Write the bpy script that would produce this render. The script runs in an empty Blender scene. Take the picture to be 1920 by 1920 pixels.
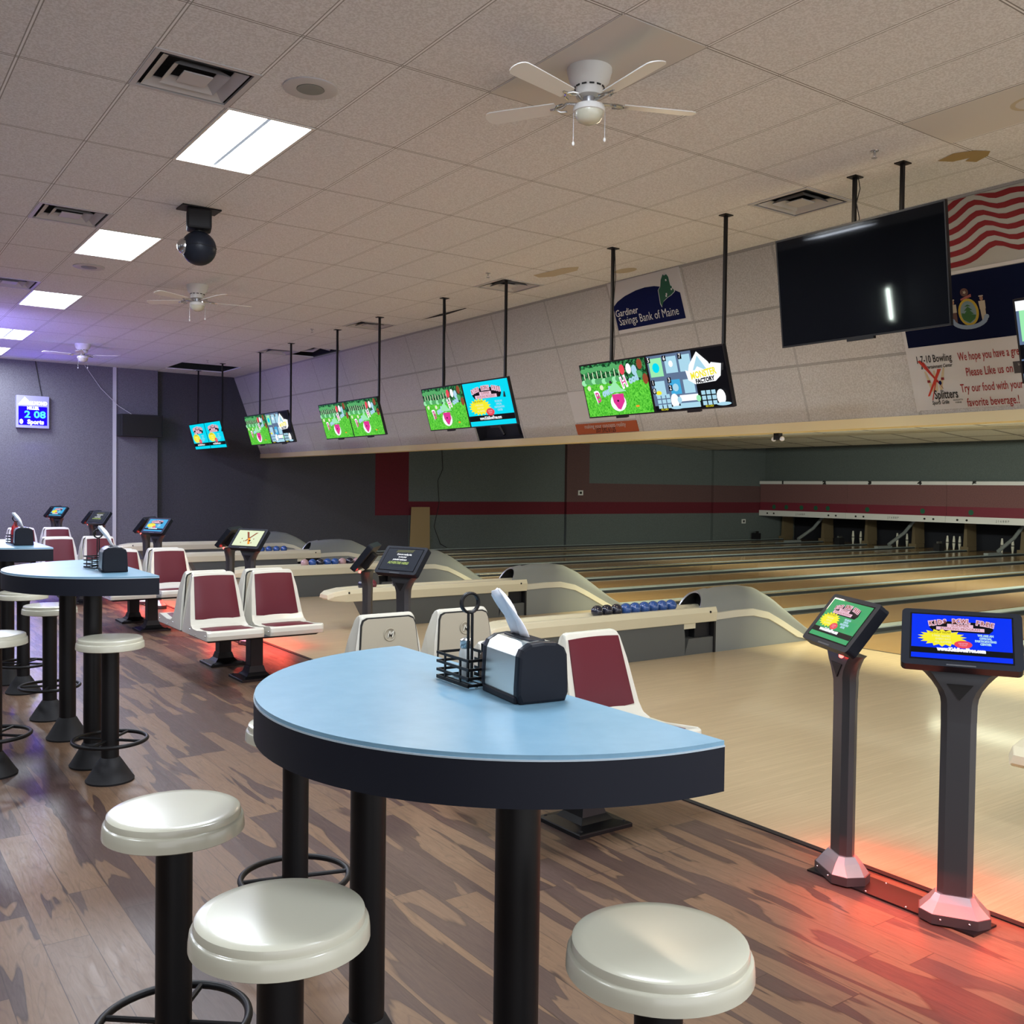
import bpy, math, random
from mathutils import Matrix, Vector
random.seed(7)
S = bpy.context.scene
COL = S.collection
PI = math.pi

# ------------------------------------------------------------------ camera
H = 1.6307
ZC = 4.0616
F, YAW, PITCH, ROLL = 1806.3, .6164, -.0248, .0126
def camera():
    cy, sy, cp, sp = math.cos(YAW), math.sin(YAW), math.cos(PITCH), math.sin(PITCH)
    fw = Vector((sy*cp, cy*cp, sp)); r = Vector((cy, -sy, 0)); u = r.cross(fw)
    cr, sr = math.cos(ROLL), math.sin(ROLL)
    r2 = cr*r + sr*u; u2 = -sr*r + cr*u
    cam = bpy.data.cameras.new('camera'); o = bpy.data.objects.new('camera', cam); COL.objects.link(o)
    m = Matrix((r2, u2, -fw)).transposed().to_4x4(); m.translation = (0, 0, H)
    o.matrix_world = m
    cam.sensor_width = 36; cam.sensor_fit = 'HORIZONTAL'; cam.lens = F/1920*36
    cam.clip_start = .05; cam.clip_end = 200
    S.camera = o
camera()

# ------------------------------------------------------------------ world, exposure, area lights
w = bpy.data.worlds.new('World'); S.world = w; w.use_nodes = True
w.node_tree.nodes['Background'].inputs[0].default_value = (.95, .96, 1.0, 1)
w.node_tree.nodes['Background'].inputs[1].default_value = 1.05
S.view_settings.view_transform = 'Standard'; S.view_settings.look = 'None'
S.view_settings.gamma = 1; S.view_settings.use_curve_mapping = False
EXPO = 1.0
S.view_settings.exposure = EXPO
S.cycles.max_bounces = 6; S.cycles.diffuse_bounces = 4; S.cycles.glossy_bounces = 3
S.cycles.sample_clamp_indirect = 4.0
try: S.cycles.use_denoising = True
except Exception: pass

def area(name, loc, size, power, color, rot=(0, 0, 0), sy=None, spread=None):
    l = bpy.data.lights.new(name, 'AREA'); l.shape = 'RECTANGLE'; l.size = size; l.size_y = sy or size
    l.energy = power; l.color = color
    if spread: l.spread = spread
    o = bpy.data.objects.new(name, l); COL.objects.link(o); o.location = loc; o.rotation_euler = rot
    return o
def point(name, loc, power, color, r=.05):
    l = bpy.data.lights.new(name, 'POINT'); l.energy = power; l.color = color; l.shadow_soft_size = r
    o = bpy.data.objects.new(name, l); COL.objects.link(o); o.location = loc
    return o
COOL = (.80, .88, 1.0)
TROF = [(2.101, 2.541), (2.101, 6.198), (2.101, 9.856), (2.101, 13.514), (2.101, 17.171), (2.101, 19.61),
        (2.101, -1.117), (-2.166, 2.541), (-2.166, 6.198), (-2.166, 9.856), (-2.166, 13.514), (-2.166, 17.171)]  # the left row at negative x is unseen, added for general fill
for i, (x, y) in enumerate(TROF):
    area('troffer_light', (x+.305, y+.61, ZC-.06), .56, 46 if x > 0 else 26, COOL, sy=1.15)
# fluorescent strips behind the sloped soffit, over the approach, facing down
for y in (0.6, 4.0, 7.4, 10.8):
    area('approach_strip', (8.45, y, 2.95), .25, 78, (1.0, .95, .62), sy=2.4)
for y in (14.2, 17.6):
    area('approach_strip', (8.45, y, 2.95), .25, 16, (1.0, .93, .70), sy=2.4)
# strips over the lanes nearer the pins
for y in (3.0, 9.0):
    area('lane_strip', (17.5, y, 2.85), .25, 60, (.95, 1.0, .72), sy=3.0)
area('lane_bounce_fill', (13.0, 6.0, 2.5), .4, 30, (1.0, .97, .68), rot=(0, math.radians(-115), 0), sy=12)  # added upward fill, stands in for light bounced off the lanes
area('pin_light', (15.5, 9.0, 2.75), .3, 260, (.95, 1.0, .88), rot=(0, math.radians(-70), 0), sy=14)
# warm fill added over the near concourse by the lanes, no fixtures there
for y in (1.0, 5.4, 9.0):
    area('warm_fill', (5.2, y, ZC-.08), .5, 14, (1.0, .80, .55))
# blue party light at the left end of the concourse
area('blue_party_light', (.2, 16.2, 2.4), .6, 70, (.30, .22, 1.0), rot=(math.radians(150), 0, 0))
area('blue_party_light', (.0, 11.0, 3.2), .4, 40, (.25, .16, 1.0), rot=(math.radians(35), 0, 0))
area('blue_party_light', (.4, 15.0, 3.4), .5, 60, (.45, .42, 1.0), rot=(math.radians(80), 0, 0))

# ------------------------------------------------------------------ materials
MATS = {}
def mat(name, col=(.5, .5, .5), rough=.5, metal=0, emit=None, es=1.0, coat=0, spec=None):
    m = bpy.data.materials.new(name); m.use_nodes = True
    b = m.node_tree.nodes['Principled BSDF']
    b.inputs['Base Color'].default_value = (*col, 1); b.inputs['Roughness'].default_value = rough
    b.inputs['Metallic'].default_value = metal
    if coat: b.inputs['Coat Weight'].default_value = coat; b.inputs['Coat Roughness'].default_value = .08
    if spec is not None: b.inputs['Specular IOR Level'].default_value = spec
    if emit: b.inputs['Emission Color'].default_value = (*emit, 1); b.inputs['Emission Strength'].default_value = es
    MATS[name] = m
    return m
class G:
    """tiny node-graph writer"""
    def __init__(s, m): s.t = m.node_tree; s.n = s.t.nodes; s.l = s.t.links; s.b = s.n['Principled BSDF']
    def _in(s, node, key, v):
        if v is None: return
        if hasattr(v, 'links'): s.l.new(v, node.inputs[key])
        else: node.inputs[key].default_value = v
    def m(s, op, a, b=None, c=None, clamp=False):
        n = s.n.new('ShaderNodeMath'); n.operation = op; n.use_clamp = clamp
        for k, v in enumerate((a, b, c)): s._in(n, k, v)
        return n.outputs[0]
    def xyz(s):
        t = s.n.new('ShaderNodeTexCoord'); p = s.n.new('ShaderNodeSeparateXYZ'); s.l.new(t.outputs['Object'], p.inputs[0])
        s.oc = t.outputs['Object']; return p.outputs
    def comb(s, x, y, z=0.0):
        n = s.n.new('ShaderNodeCombineXYZ')
        for k, v in enumerate((x, y, z)): s._in(n, k, v)
        return n.outputs[0]
    def noise(s, vec, scale=5, detail=2, rough=.5, dist=0):
        n = s.n.new('ShaderNodeTexNoise'); s._in(n, 'Vector', vec); n.inputs['Scale'].default_value = scale
        n.inputs['Detail'].default_value = detail; n.inputs['Roughness'].default_value = rough; n.inputs['Distortion'].default_value = dist
        return n.outputs['Fac']
    def wn(s, vec):
        n = s.n.new('ShaderNodeTexWhiteNoise'); n.noise_dimensions = '3D'; s._in(n, 'Vector', vec); return n.outputs['Value']
    def mix(s, f, a, b):
        n = s.n.new('ShaderNodeMix'); n.data_type = 'RGBA'
        s._in(n, 0, f)
        for k, v in ((6, a), (7, b)):
            if isinstance(v, tuple): v = (*v[:3], 1)
            s._in(n, k, v)
        return n.outputs[2]
    def ramp(s, f, pts):
        n = s.n.new('ShaderNodeValToRGB'); s._in(n, 0, f); e = n.color_ramp.elements
        while len(e) < len(pts): e.new(.5)
        for k, (p, c) in enumerate(pts): e[k].position = p; e[k].color = (*c, 1) if isinstance(c, tuple) else (c, c, c, 1)
        return n.outputs[0]
    def col(s, v): s.l.new(v, s.b.inputs['Base Color'])
    def rough(s, v): s.l.new(v, s.b.inputs['Roughness'])
    def bump(s, h, st=.2, d=.01):
        n = s.n.new('ShaderNodeBump'); n.inputs['Strength'].default_value = st; n.inputs['Distance'].default_value = d
        s.l.new(h, n.inputs['Height']); s.l.new(n.outputs[0], s.b.inputs['Normal'])

def speckle(name, c1, c2, scale=120, rough=.9, bump=.15, lines=None, lo=.42, hi=.58, ew=.0035, ls=.65):
    m = mat(name, c1, rough); g = G(m); x, y, z = g.xyz()
    f = g.noise(g.oc, scale, 3, .6)
    c = g.ramp(f, [(lo, c1), (hi, c2)])
    big = g.noise(g.oc, 1.3, 2)
    c = g.mix(g.m('MULTIPLY', big, .25), c, tuple(v*.8 for v in c1))
    if lines:
        ax, o1, p1, ay, o2, p2, wd = lines
        cs = (x, y, z)
        def dist(v, o, p):
            t = g.m('FRACT', g.m('DIVIDE', g.m('SUBTRACT', v, o), p)); t = g.m('ABSOLUTE', g.m('SUBTRACT', t, .5))
            return g.m('MULTIPLY', g.m('SUBTRACT', .5, t), p)
        d1 = dist(cs[ax], o1, p1); d2 = dist(cs[ay], o2, p2)
        bar = g.m('LESS_THAN', g.m('MINIMUM', d1, d2), wd)
        c = g.mix(bar, c, tuple(v*1.05 for v in c1))
        e1 = g.m('COMPARE', d1, wd, ew); e2 = g.m('COMPARE', d2, wd, ew*1.2)
        c = g.mix(g.m('MAXIMUM', g.m('MULTIPLY', e1, ls), g.m('MULTIPLY', e2, ls*1.15)), c, (.09, .075, .06))
    g.col(c); g.bump(f, bump, .004)
    return m

OX, OY, T = 2.7123, 4.9792, .6096
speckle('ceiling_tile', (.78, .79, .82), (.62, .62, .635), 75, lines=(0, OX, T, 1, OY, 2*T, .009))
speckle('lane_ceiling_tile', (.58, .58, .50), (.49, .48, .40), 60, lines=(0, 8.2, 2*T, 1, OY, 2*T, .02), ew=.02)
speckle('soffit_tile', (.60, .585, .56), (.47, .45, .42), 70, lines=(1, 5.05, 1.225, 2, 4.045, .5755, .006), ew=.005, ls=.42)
speckle('wall_grey', (.150, .145, .165), (.105, .102, .120), 60, bump=.3)
speckle('wall_dark', (.062, .062, .070), (.045, .046, .053), 60, bump=.3)
speckle('wall_green', (.115, .138, .132), (.080, .098, .094), 60, bump=.3)
speckle('wall_red', (.12, .008, .018), (.09, .005, .012), 60, bump=.3)
speckle('wall_mauve', (.12, .062, .060), (.09, .048, .046), 60, bump=.3)
speckle('mask_mauve', (.19, .085, .085), (.15, .068, .068), 40, bump=.05)
mat('mask_red', (.17, .018, .035), .6)
mat('trim_cream', (.78, .66, .38), .5)
mat('plenum', (.012, .013, .02), .95)
mat('white_paint', (.72, .72, .70), .45)
mat('vent_white', (.60, .60, .62), .5)
mat('black_metal', (.004, .004, .005), .45, spec=.3)
mat('black_rough', (.010, .010, .012), .6, spec=.3)
mat('black_plastic', (.004, .004, .006), .38, spec=.12)
mat('chrome', (.55, .56, .56), .22, 1)
mat('steel', (.62, .64, .60), .32, 1)
mat('graphite', (.075, .076, .082), .42, .6)
mat('silver_plastic', (.36, .36, .38), .35, .7)
mat('cream_plastic', (.56, .55, .44), .24, coat=.35)
mat('rail_cream', (.66, .62, .45), .35, coat=.2)
mat('hood_grey', (.20, .22, .215), .45)
mat('cabinet_grey', (.085, .092, .09), .5)
mat('shell_white', (.64, .625, .54), .25, coat=.35)
mat('shell_back', (.42, .38, .29), .45)
mat('gasket', (.004, .004, .004), .6)
m = mat('vinyl_red', (.105, .008, .018), .45, spec=.35); g = G(m); g.xyz(); g.bump(g.noise(g.oc, 300, 2), .08, .002)
mat('table_edge', (.010, .012, .020), .55, spec=.2)
mat('table_lip', (.45, .55, .62), .35)
m = mat('table_blue', (.18, .34, .48), .3, spec=.5); g = G(m); g.xyz()
f = g.noise(g.oc, 14, 4, .6); g.col(g.ramp(f, [(.25, (.165, .33, .46)), (.75, (.215, .39, .52))]))
mat('tv_black', (.003, .004, .006), .035, spec=.4)
mat('tv_frame', (.006, .006, .007), .35)
mat('napkin', (.78, .80, .86), .8)
mat('light_emit', (1, 1, 1), .5, emit=(.93, .97, 1.0), es=6)
mat('tube_emit', (1, 1, 1), .5, emit=(.85, 1.0, .90), es=40)
mat('light_gap', (.3, .35, .42), .6, emit=(.55, .65, .8), es=.18)
mat('led_red', (1, .1, .1), .4, emit=(1, .06, .05), es=5)
mat('plywood', (.30, .215, .10), .7)
mat('post_wood', (.16, .12, .065), .6)
mat('pin_white', (.70, .68, .58), .4)
mat('ball_blue', (.025, .085, .30), .16, coat=.5)
mat('ball_black', (.012, .014, .03), .16, coat=.5)
mat('ball_maroon', (.14, .02, .035), .18, coat=.5)
mat('ball_pink', (.45, .28, .28), .2, coat=.5)
mat('glass', (.75, .78, .75), .08, spec=.8)
mat('pepper', (.10, .06, .035), .7)
mat('ketchup', (.45, .01, .015), .3)
mat('sign_orange', (.42, .085, .02), .5)
mat('sign_white', (.60, .585, .57), .6)
mat('sign_navy', (.004, .008, .060), .6, spec=.1)
mat('sign_green', (.005, .085, .035), .5)
mat('txt_white', (.66, .66, .66), .6)
mat('txt_black', (.01, .01, .01), .6)
mat('txt_red', (.30, .012, .012), .6)
mat('flag_white', (.42, .41, .36), .7)
mat('flag_red', (.22, .008, .012), .7)
mat('flag_navy', (.003, .006, .028), .7, spec=.08)
mat('seal_yellow', (.42, .30, .02), .6)
mat('seal_sky', (.16, .24, .26), .6)
mat('seal_green', (.02, .10, .02), .6)
mat('seal_skin', (.30, .16, .10), .6)
mat('seal_cloth', (.40, .35, .26), .6)
mat('seal_brown', (.09, .04, .03), .6)
mat('seal_pink', (.28, .08, .07), .6)
mat('seal_ribbon', (.20, .27, .36), .6)
mat('logo_red', (.50, .03, .01), .6)
mat('logo_tan', (.55, .45, .27), .6)
mat('pin_green', (.012, .10, .05), .6)
mat('gutter', (.030, .034, .036), .4)
mat('cap_teal', (.42, .50, .49), .3, .3)
mat('cap_edge', (.60, .55, .36), .25, .7)
mat('stain', (.36, .26, .11), .9)
mat('stain_ring', (.50, .44, .33), .9)
mat('plate_white', (.65, .65, .62), .5)
mat('cord', (.012, .012, .012), .6)
mat('clock_face', (.30, .30, .48), .5)
def em(name, c, s=1.0): return mat(name, (0, 0, 0), .35, emit=c, es=s*2**-EXPO, spec=.06)
em('s_blue', (.0, .03, .85), 1.1); em('s_cyan', (.0, .72, .92)); em('s_green', (.06, .48, .18), .8); em('s_sky', (.06, .42, .75))
em('s_black', (.004, .004, .006)); em('s_white', (.95, .97, 1.0), 1.05); em('s_yellow', (.95, .86, .03)); em('s_red', (.85, .07, .10))
em('s_pink', (.85, .55, .68)); em('s_magenta', (.75, .04, .30)); em('s_grass', (.06, .62, .03)); em('s_darkgreen', (.01, .10, .03))
em('s_leaf', (.10, .42, .14)); em('s_slate', (.12, .18, .30)); em('s_lightblue', (.42, .70, .85)); em('s_mint', (.35, .85, .45))
em('s_cream', (.80, .88, .60)); em('s_dark', (.028, .034, .05)); em('s_olive', (.42, .55, .15)); em('s_orange', (.95, .35, .03))
em('s_brown', (.30, .07, .03)); em('s_clockblue', (.01, .0, .75), 1.6); em('s_aqua', (.10, .9, 1.0), 1.4); em('s_glow', (.9, 1, 1), 2.0)
em('s_yellowdim', (.50, .50, .12), .8); em('s_greyd', (.10, .11, .10), .8)
# grass with blades
m = MATS['s_grass']; g = G(m); g.xyz(); f = g.noise(g.oc, 45, 4, .7); c = g.ramp(f, [(.35, (.015, .32, .01)), (.65, (.20, .85, .08))]); g.l.new(c, g.b.inputs['Emission Color'])
m = MATS['s_darkgreen']; g = G(m); g.xyz(); f = g.noise(g.oc, 30, 3, .7); c = g.ramp(f, [(.45, (.003, .03, .01)), (.62, (.06, .38, .12))]); g.l.new(c, g.b.inputs['Emission Color'])

# vinyl plank floor, planks run along Y
m = mat('vinyl_plank', (.2, .13, .09), .35, spec=.4); g = G(m); x, y, z = g.xyz()
u = g.m('DIVIDE', x, .152); row = g.m('FLOOR', u)
v = g.m('ADD', g.m('DIVIDE', y, 1.22), g.m('MULTIPLY', g.wn(g.comb(row, 3.1)), 7.0)); colm = g.m('FLOOR', v)
pid = g.wn(g.comb(row, colm, 1.0)); pid2 = g.wn(g.comb(row, colm, 5.0))
wv = g.comb(g.m('MULTIPLY', x, 7.0), g.m('MULTIPLY', y, .95), g.m('MULTIPLY', pid, 37.0))
warp = g.noise(wv, 1.0, 3, .45, .5)
fine = g.noise(g.comb(g.m('MULTIPLY', x, 60.0), g.m('MULTIPLY', y, 5.0), g.m('MULTIPLY', pid, 9.0)), 1.0, 5, .7, 1.2)
t = g.m('ADD', g.m('MULTIPLY', warp, 1.0), g.m('MULTIPLY', g.m('SUBTRACT', pid2, .5), .22))
heart = g.m('GREATER_THAN', t, .53)
edge = g.m('SUBTRACT', 1.0, g.m('MULTIPLY', g.m('ABSOLUTE', g.m('SUBTRACT', t, .53)), 70.0), clamp=True)
ring = g.m('SUBTRACT', 1.0, g.m('MULTIPLY', g.m('ABSOLUTE', g.m('SUBTRACT', g.m('FRACT', g.m('MULTIPLY', t, 14.0)), .5)), 9.0), clamp=True)
sap = g.mix(fine, (.215, .132, .076), (.125, .075, .046)); hrt = g.mix(fine, (.088, .052, .042), (.040, .025, .022))
c = g.mix(heart, sap, hrt); c = g.mix(g.m('MULTIPLY', edge, .75), c, (.035, .020, .015)); c = g.mix(g.m('MULTIPLY', ring, .32), c, (.05, .03, .022))
c = g.mix(g.m('MULTIPLY', pid, .35), c, (.12, .08, .065))
fu = g.m('ABSOLUTE', g.m('SUBTRACT', g.m('FRACT', u), .5)); fv = g.m('ABSOLUTE', g.m('SUBTRACT', g.m('FRACT', v), .5))
seam = g.m('MAXIMUM', g.m('GREATER_THAN', fu, .490), g.m('GREATER_THAN', fv, .4985))
c = g.mix(g.m('MULTIPLY', seam, .7), c, (.025, .016, .012)); g.col(c)
g.rough(g.ramp(fine, [(.3, .30), (.7, .46)])); g.bump(fine, .06, .002)

def boards(name, wd, ln, c1, c2, c3, rough, coat):
    m = mat(name, c1, rough, coat=coat); g = G(m); x, y, z = g.xyz()
    u = g.m('DIVIDE', y, wd); row = g.m('FLOOR', u)
    v = g.m('ADD', g.m('DIVIDE', x, ln), g.m('MULTIPLY', g.wn(g.comb(row, 2.2)), 9.0)); cl = g.m('FLOOR', v)
    pid = g.wn(g.comb(row, cl, 4.0))
    gr = g.noise(g.comb(g.m('MULTIPLY', x, 3.0), g.m('MULTIPLY', y, 90.0), pid), 1.0, 3, .6)
    c = g.mix(pid, c1, c2); c = g.mix(g.ramp(gr, [(.35, 0.0), (.75, .8)]), c, c3)
    fu = g.m('ABSOLUTE', g.m('SUBTRACT', g.m('FRACT', u), .5))
    c = g.mix(g.m('MULTIPLY', g.m('GREATER_THAN', fu, .475), .35), c, tuple(k*.45 for k in c3))
    g.col(c); return m
boards('approach_maple', .030, 1.3, (.52, .41, .255), (.46, .36, .22), (.38, .29, .17), .30, .15)
boards('lane_maple', .027, 2.4, (.47, .31, .14), (.40, .25, .10), (.32, .19, .075), .20, .4)

# ------------------------------------------------------------------ mesh builder
class MB:
    def __init__(s): s.v = []; s.f = []; s.mi = []; s.sm = []; s.mats = []; s.M = Matrix.Identity(4)
    def _m(s, name):
        if name not in s.mats: s.mats.append(name)
        return s.mats.index(name)
    def add(s, vs, fs, mt, smooth=False):
        k = len(s.v); mi = s._m(mt)
        s.v += [tuple(s.M @ Vector(p)) for p in vs]
        for f in fs: s.f.append([i+k for i in f]); s.mi.append(mi); s.sm.append(smooth)
    def box(s, x0, x1, y0, y1, z0, z1, mt):
        s.add([(x0,y0,z0),(x1,y0,z0),(x1,y1,z0),(x0,y1,z0),(x0,y0,z1),(x1,y0,z1),(x1,y1,z1),(x0,y1,z1)],
              [(0,3,2,1),(4,5,6,7),(0,1,5,4),(1,2,6,5),(2,3,7,6),(3,0,4,7)], mt)
    def poly(s, pts, mt): s.add(pts, [list(range(len(pts)))], mt)
    def prism(s, pts, d, mt, smooth=False):
        """pts: closed 3D polygon, d: extrusion vector"""
        n = len(pts); d = Vector(d); q = [tuple(Vector(p)+d) for p in pts]
        s.add(list(pts)+q, [list(range(n-1, -1, -1)), list(range(n, 2*n))], mt)
        s.add(list(pts)+q, [(i, (i+1) % n, n+(i+1) % n, n+i) for i in range(n)], mt, smooth)
    def loft(s, secs, mt, smooth=True, caps=True, closed=False):
        n = len(secs[0]); vs = [p for c in secs for p in c]; fs = []
        for k in range(len(secs)-1+(1 if closed else 0)):
            a = k*n; b = ((k+1) % len(secs))*n
            for i in range(n): fs.append((a+i, a+(i+1) % n, b+(i+1) % n, b+i))
        s.add(vs, fs, mt, smooth)
        if caps: s.add(secs[0], [list(range(n-1, -1, -1))], mt); s.add(secs[-1], [list(range(n))], mt)
    def tube(s, pts, r, mt, n=10, closed=False, caps=True):
        P = [Vector(p) for p in pts]; secs = []; up = None
        for i, p in enumerate(P):
            a = P[i-1] if (i > 0 or closed) else P[i]; b = P[(i+1) % len(P)] if (i < len(P)-1 or closed) else P[i]
            t = (b-a).normalized()
            if up is None: up = Vector((0, 0, 1)) if abs(t.z) < .9 else Vector((1, 0, 0))
            x = t.cross(up)
            if x.length < 1e-4: x = t.orthogonal()
            x.normalize(); yv = x.cross(t).normalized(); up = yv
            rr = r[i] if isinstance(r, (list, tuple)) else r
            secs.append([tuple(p+rr*(math.cos(2*PI*k/n)*x+math.sin(2*PI*k/n)*yv)) for k in range(n)])
        s.loft(secs, mt, True, caps and not closed, closed)
    def lathe(s, prof, c, mt, n=32, smooth=True):
        """prof: (radius, z) pairs; revolved about the vertical axis through c"""
        secs = [[(c[0]+r*math.cos(2*PI*k/n), c[1]+r*math.sin(2*PI*k/n), c[2]+z) for k in range(n)] for r, z in prof]
        s.loft(secs, mt, smooth, True)
    def ball(s, c, r, mt, n=20, m=12, sc=(1, 1, 1)):
        secs = []
        for j in range(m+1):
            a = -PI/2+PI*j/m; rr = max(math.cos(a), .001)*r
            secs.append([(c[0]+sc[0]*rr*math.cos(2*PI*k/n), c[1]+sc[1]*rr*math.sin(2*PI*k/n), c[2]+sc[2]*r*math.sin(a)) for k in range(n)])
        s.loft(secs, mt, True, True)
    def text(s, txt, org, u, v, size, mt, align='CENTER', sx=1.0, shear=0, bold=0.0, ext=0.0):
        """flat lettering; org on the plane, u reading direction, v up"""
        c = bpy.data.curves.new('tmp', 'FONT'); c.body = txt; c.size = size; c.align_x = align; c.align_y = 'CENTER'
        c.resolution_u = 2; c.offset = bold; c.shear = shear; c.extrude = ext
        o = bpy.data.objects.new('tmp', c); COL.objects.link(o)
        me = bpy.data.meshes.new_from_object(o.evaluated_get(bpy.context.evaluated_depsgraph_get()))
        org, u, v = Vector(org), Vector(u).normalized(), Vector(v).normalized(); nn = u.cross(v)
        s.add([tuple(org+u*(p.co.x*sx)+v*p.co.y+nn*p.co.z) for p in me.vertices], [list(p.vertices) for p in me.polygons], mt)
        bpy.data.objects.remove(o); bpy.data.curves.remove(c); bpy.data.meshes.remove(me)
    def build(s, name, parent=None, bevel=0, seg=2, label=None, ang=35):
        me = bpy.data.meshes.new(name); me.from_pydata(s.v, [], s.f)
        for k in s.mats: me.materials.append(MATS[k])
        for p, mi, sm in zip(me.polygons, s.mi, s.sm): p.material_index = mi; p.use_smooth = sm
        me.update()
        o = bpy.data.objects.new(name, me); COL.objects.link(o)
        if parent: o.parent = parent
        if bevel:
            b = o.modifiers.new('bevel', 'BEVEL'); b.width = bevel; b.segments = seg; b.limit_method = 'ANGLE'; b.angle_limit = math.radians(ang)
            b.harden_normals = False
        if any(s.sm) and not bevel:
            e = o.modifiers.new('edges', 'EDGE_SPLIT'); e.split_angle = math.radians(40)
        if label: o['label'] = label
        return o
def tag(o, label, cat, group=None, kind=None):
    o['label'] = label; o['category'] = cat
    if group: o['group'] = group
    if kind: o['kind'] = kind
    return o
def struct(o): o['kind'] = 'structure'; return o
def thing(name, loc, label, cat, rz=0, group=None):
    o = bpy.data.objects.new(name, None); o.empty_display_size = .1; COL.objects.link(o); o.location = loc; o.rotation_euler = (0, 0, rz)
    return tag(o, label, cat, group)
def dup(root, loc, rz, label, group=None):
    def cp(o, par):
        c = o.copy(); COL.objects.link(c)
        if par: c.parent = par
        for ch in list(o.children): cp(ch, c)
        return c
    r = cp(root, None); r.location = loc; r.rotation_euler = (0, 0, rz); r['label'] = label
    if group: r['group'] = group
    return r
def arc(cx, cy, r, a0, a1, n): return [(cx+r*math.cos(a0+(a1-a0)*k/n), cy+r*math.sin(a0+(a1-a0)*k/n)) for k in range(n+1)]
def rrect(x0, x1, y0, y1, r, n=4):
    return arc(x1-r, y0+r, r, -PI/2, 0, n)+arc(x1-r, y1-r, r, 0, PI/2, n)+arc(x0+r, y1-r, r, PI/2, PI, n)+arc(x0+r, y0+r, r, PI, 1.5*PI, n)

# ------------------------------------------------------------------ structure
XW = 3.655; XF = 8.80; YL = 21.58; XB = 26.9
b = MB(); b.box(-6, XW, -5, YL, -.1, 0, 'vinyl_plank'); struct(b.build('floor'))
b = MB(); b.box(XW+.035, XF, -5, YL, -.1, 0, 'approach_maple'); struct(b.build('floor'))
b = MB(); b.box(XW, XW+.035, -5, YL, -.1, .006, 'black_rough'); struct(b.build('trim_1'))
b = MB(); b.box(XF, XB+3, -5, YL, -.3, -.14, 'gutter'); struct(b.build('floor'))

# hung ceiling in 0.61 m cells; troffers, diffusers and missing tiles leave openings
VENTS = [(1.493, 5.589), (1.493, 9.246), (1.493, 12.904), (6.370, 4.979), (6.370, 9.246), (6.370, 12.904), (6.370, 16.562)]
HOLES = [(6.9796, 15.952), (6.9796, 16.562), (5.760, 19.610), (5.760, 20.220), (6.370, 19.610), (6.370, 20.220)]
openc = set()
def cell(x, y): return (round((x-OX)/T), round((y-OY)/T))
for x, y in VENTS+HOLES: openc.add(cell(x, y))
for x, y in TROF: openc.add(cell(x, y)); openc.add(cell(x, y+T))
b = MB()
for i in range(-14, 8):
    x0 = OX+i*T; x1 = x0+T if i < 7 else 7.5
    j = -16
    while j < 28:
        if (i, j) in openc: j += 1; continue
        j1 = j
        while j1 < 28 and (i, j1) not in openc: j1 += 1
        y0 = OY+j*T; y1 = min(OY+j1*T, YL)
        if y1 > y0: b.box(x0, x1, y0, y1, ZC, ZC+.02, 'ceiling_tile')
        j = j1
struct(b.build('ceiling'))
b = MB(); b.box(-6, 8.2, -5, YL, ZC+.45, ZC+.5, 'plenum'); b.box(7.5, 7.56, -5, YL, ZC+.02, ZC+.45, 'plenum'); struct(b.build('ceiling'))

# sloping soffit above the lanes
SA = Vector((7.5, 0, ZC)); SD = Vector((.65, 0, -1.73)).normalized(); SN = Vector((SD.z, 0, -SD.x))
SL = math.hypot(.65, 1.73)
def sp(Y, t, off=0): p = SA+SD*t+SN*off; return (p.x, Y, p.z)
b = MB()
def sofrect(y0, y1, t0, t1, off, mt):
    b.prism([sp(y1, t0, off-.03), sp(y0, t0, off-.03), sp(y0, t1, off-.03), sp(y1, t1, off-.03)], SN*.03, mt)
HO = (11.22, 12.42, 1.235, 1.835)
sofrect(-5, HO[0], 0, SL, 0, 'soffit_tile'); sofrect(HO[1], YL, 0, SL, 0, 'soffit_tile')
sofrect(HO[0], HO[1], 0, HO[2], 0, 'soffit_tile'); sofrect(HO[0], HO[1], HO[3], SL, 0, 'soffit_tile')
struct(b.build('wall_soffit'))
b = MB(); b.box(8.13, 8.17, -5, YL, 2.25, 2.345, 'trim_cream'); b.box(8.17, 8.34, -5, YL, 2.25, 2.28, 'trim_cream'); b.box(8.30, 8.34, -5, YL, 2.28, 3.1, 'plenum'); struct(b.build('trim_2'))
# ceiling above the lanes: flat, with a shallow drop before the pins
b = MB()
prof = [(8.34, 3.05), (16.0, 2.98), (18.1, 2.935), (20.6, 3.03), (22.5, 2.90), (23.4, 3.02), (25.4, 3.14), (XB+1, 3.16)]
for (xa, za), (xb, zb) in zip(prof, prof[1:]):
    b.prism([(xa, -5, za), (xb, -5, zb), (xb, YL, zb), (xa, YL, za)], (0, 0, .03), 'lane_ceiling_tile')
struct(b.build('ceiling'))

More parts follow.
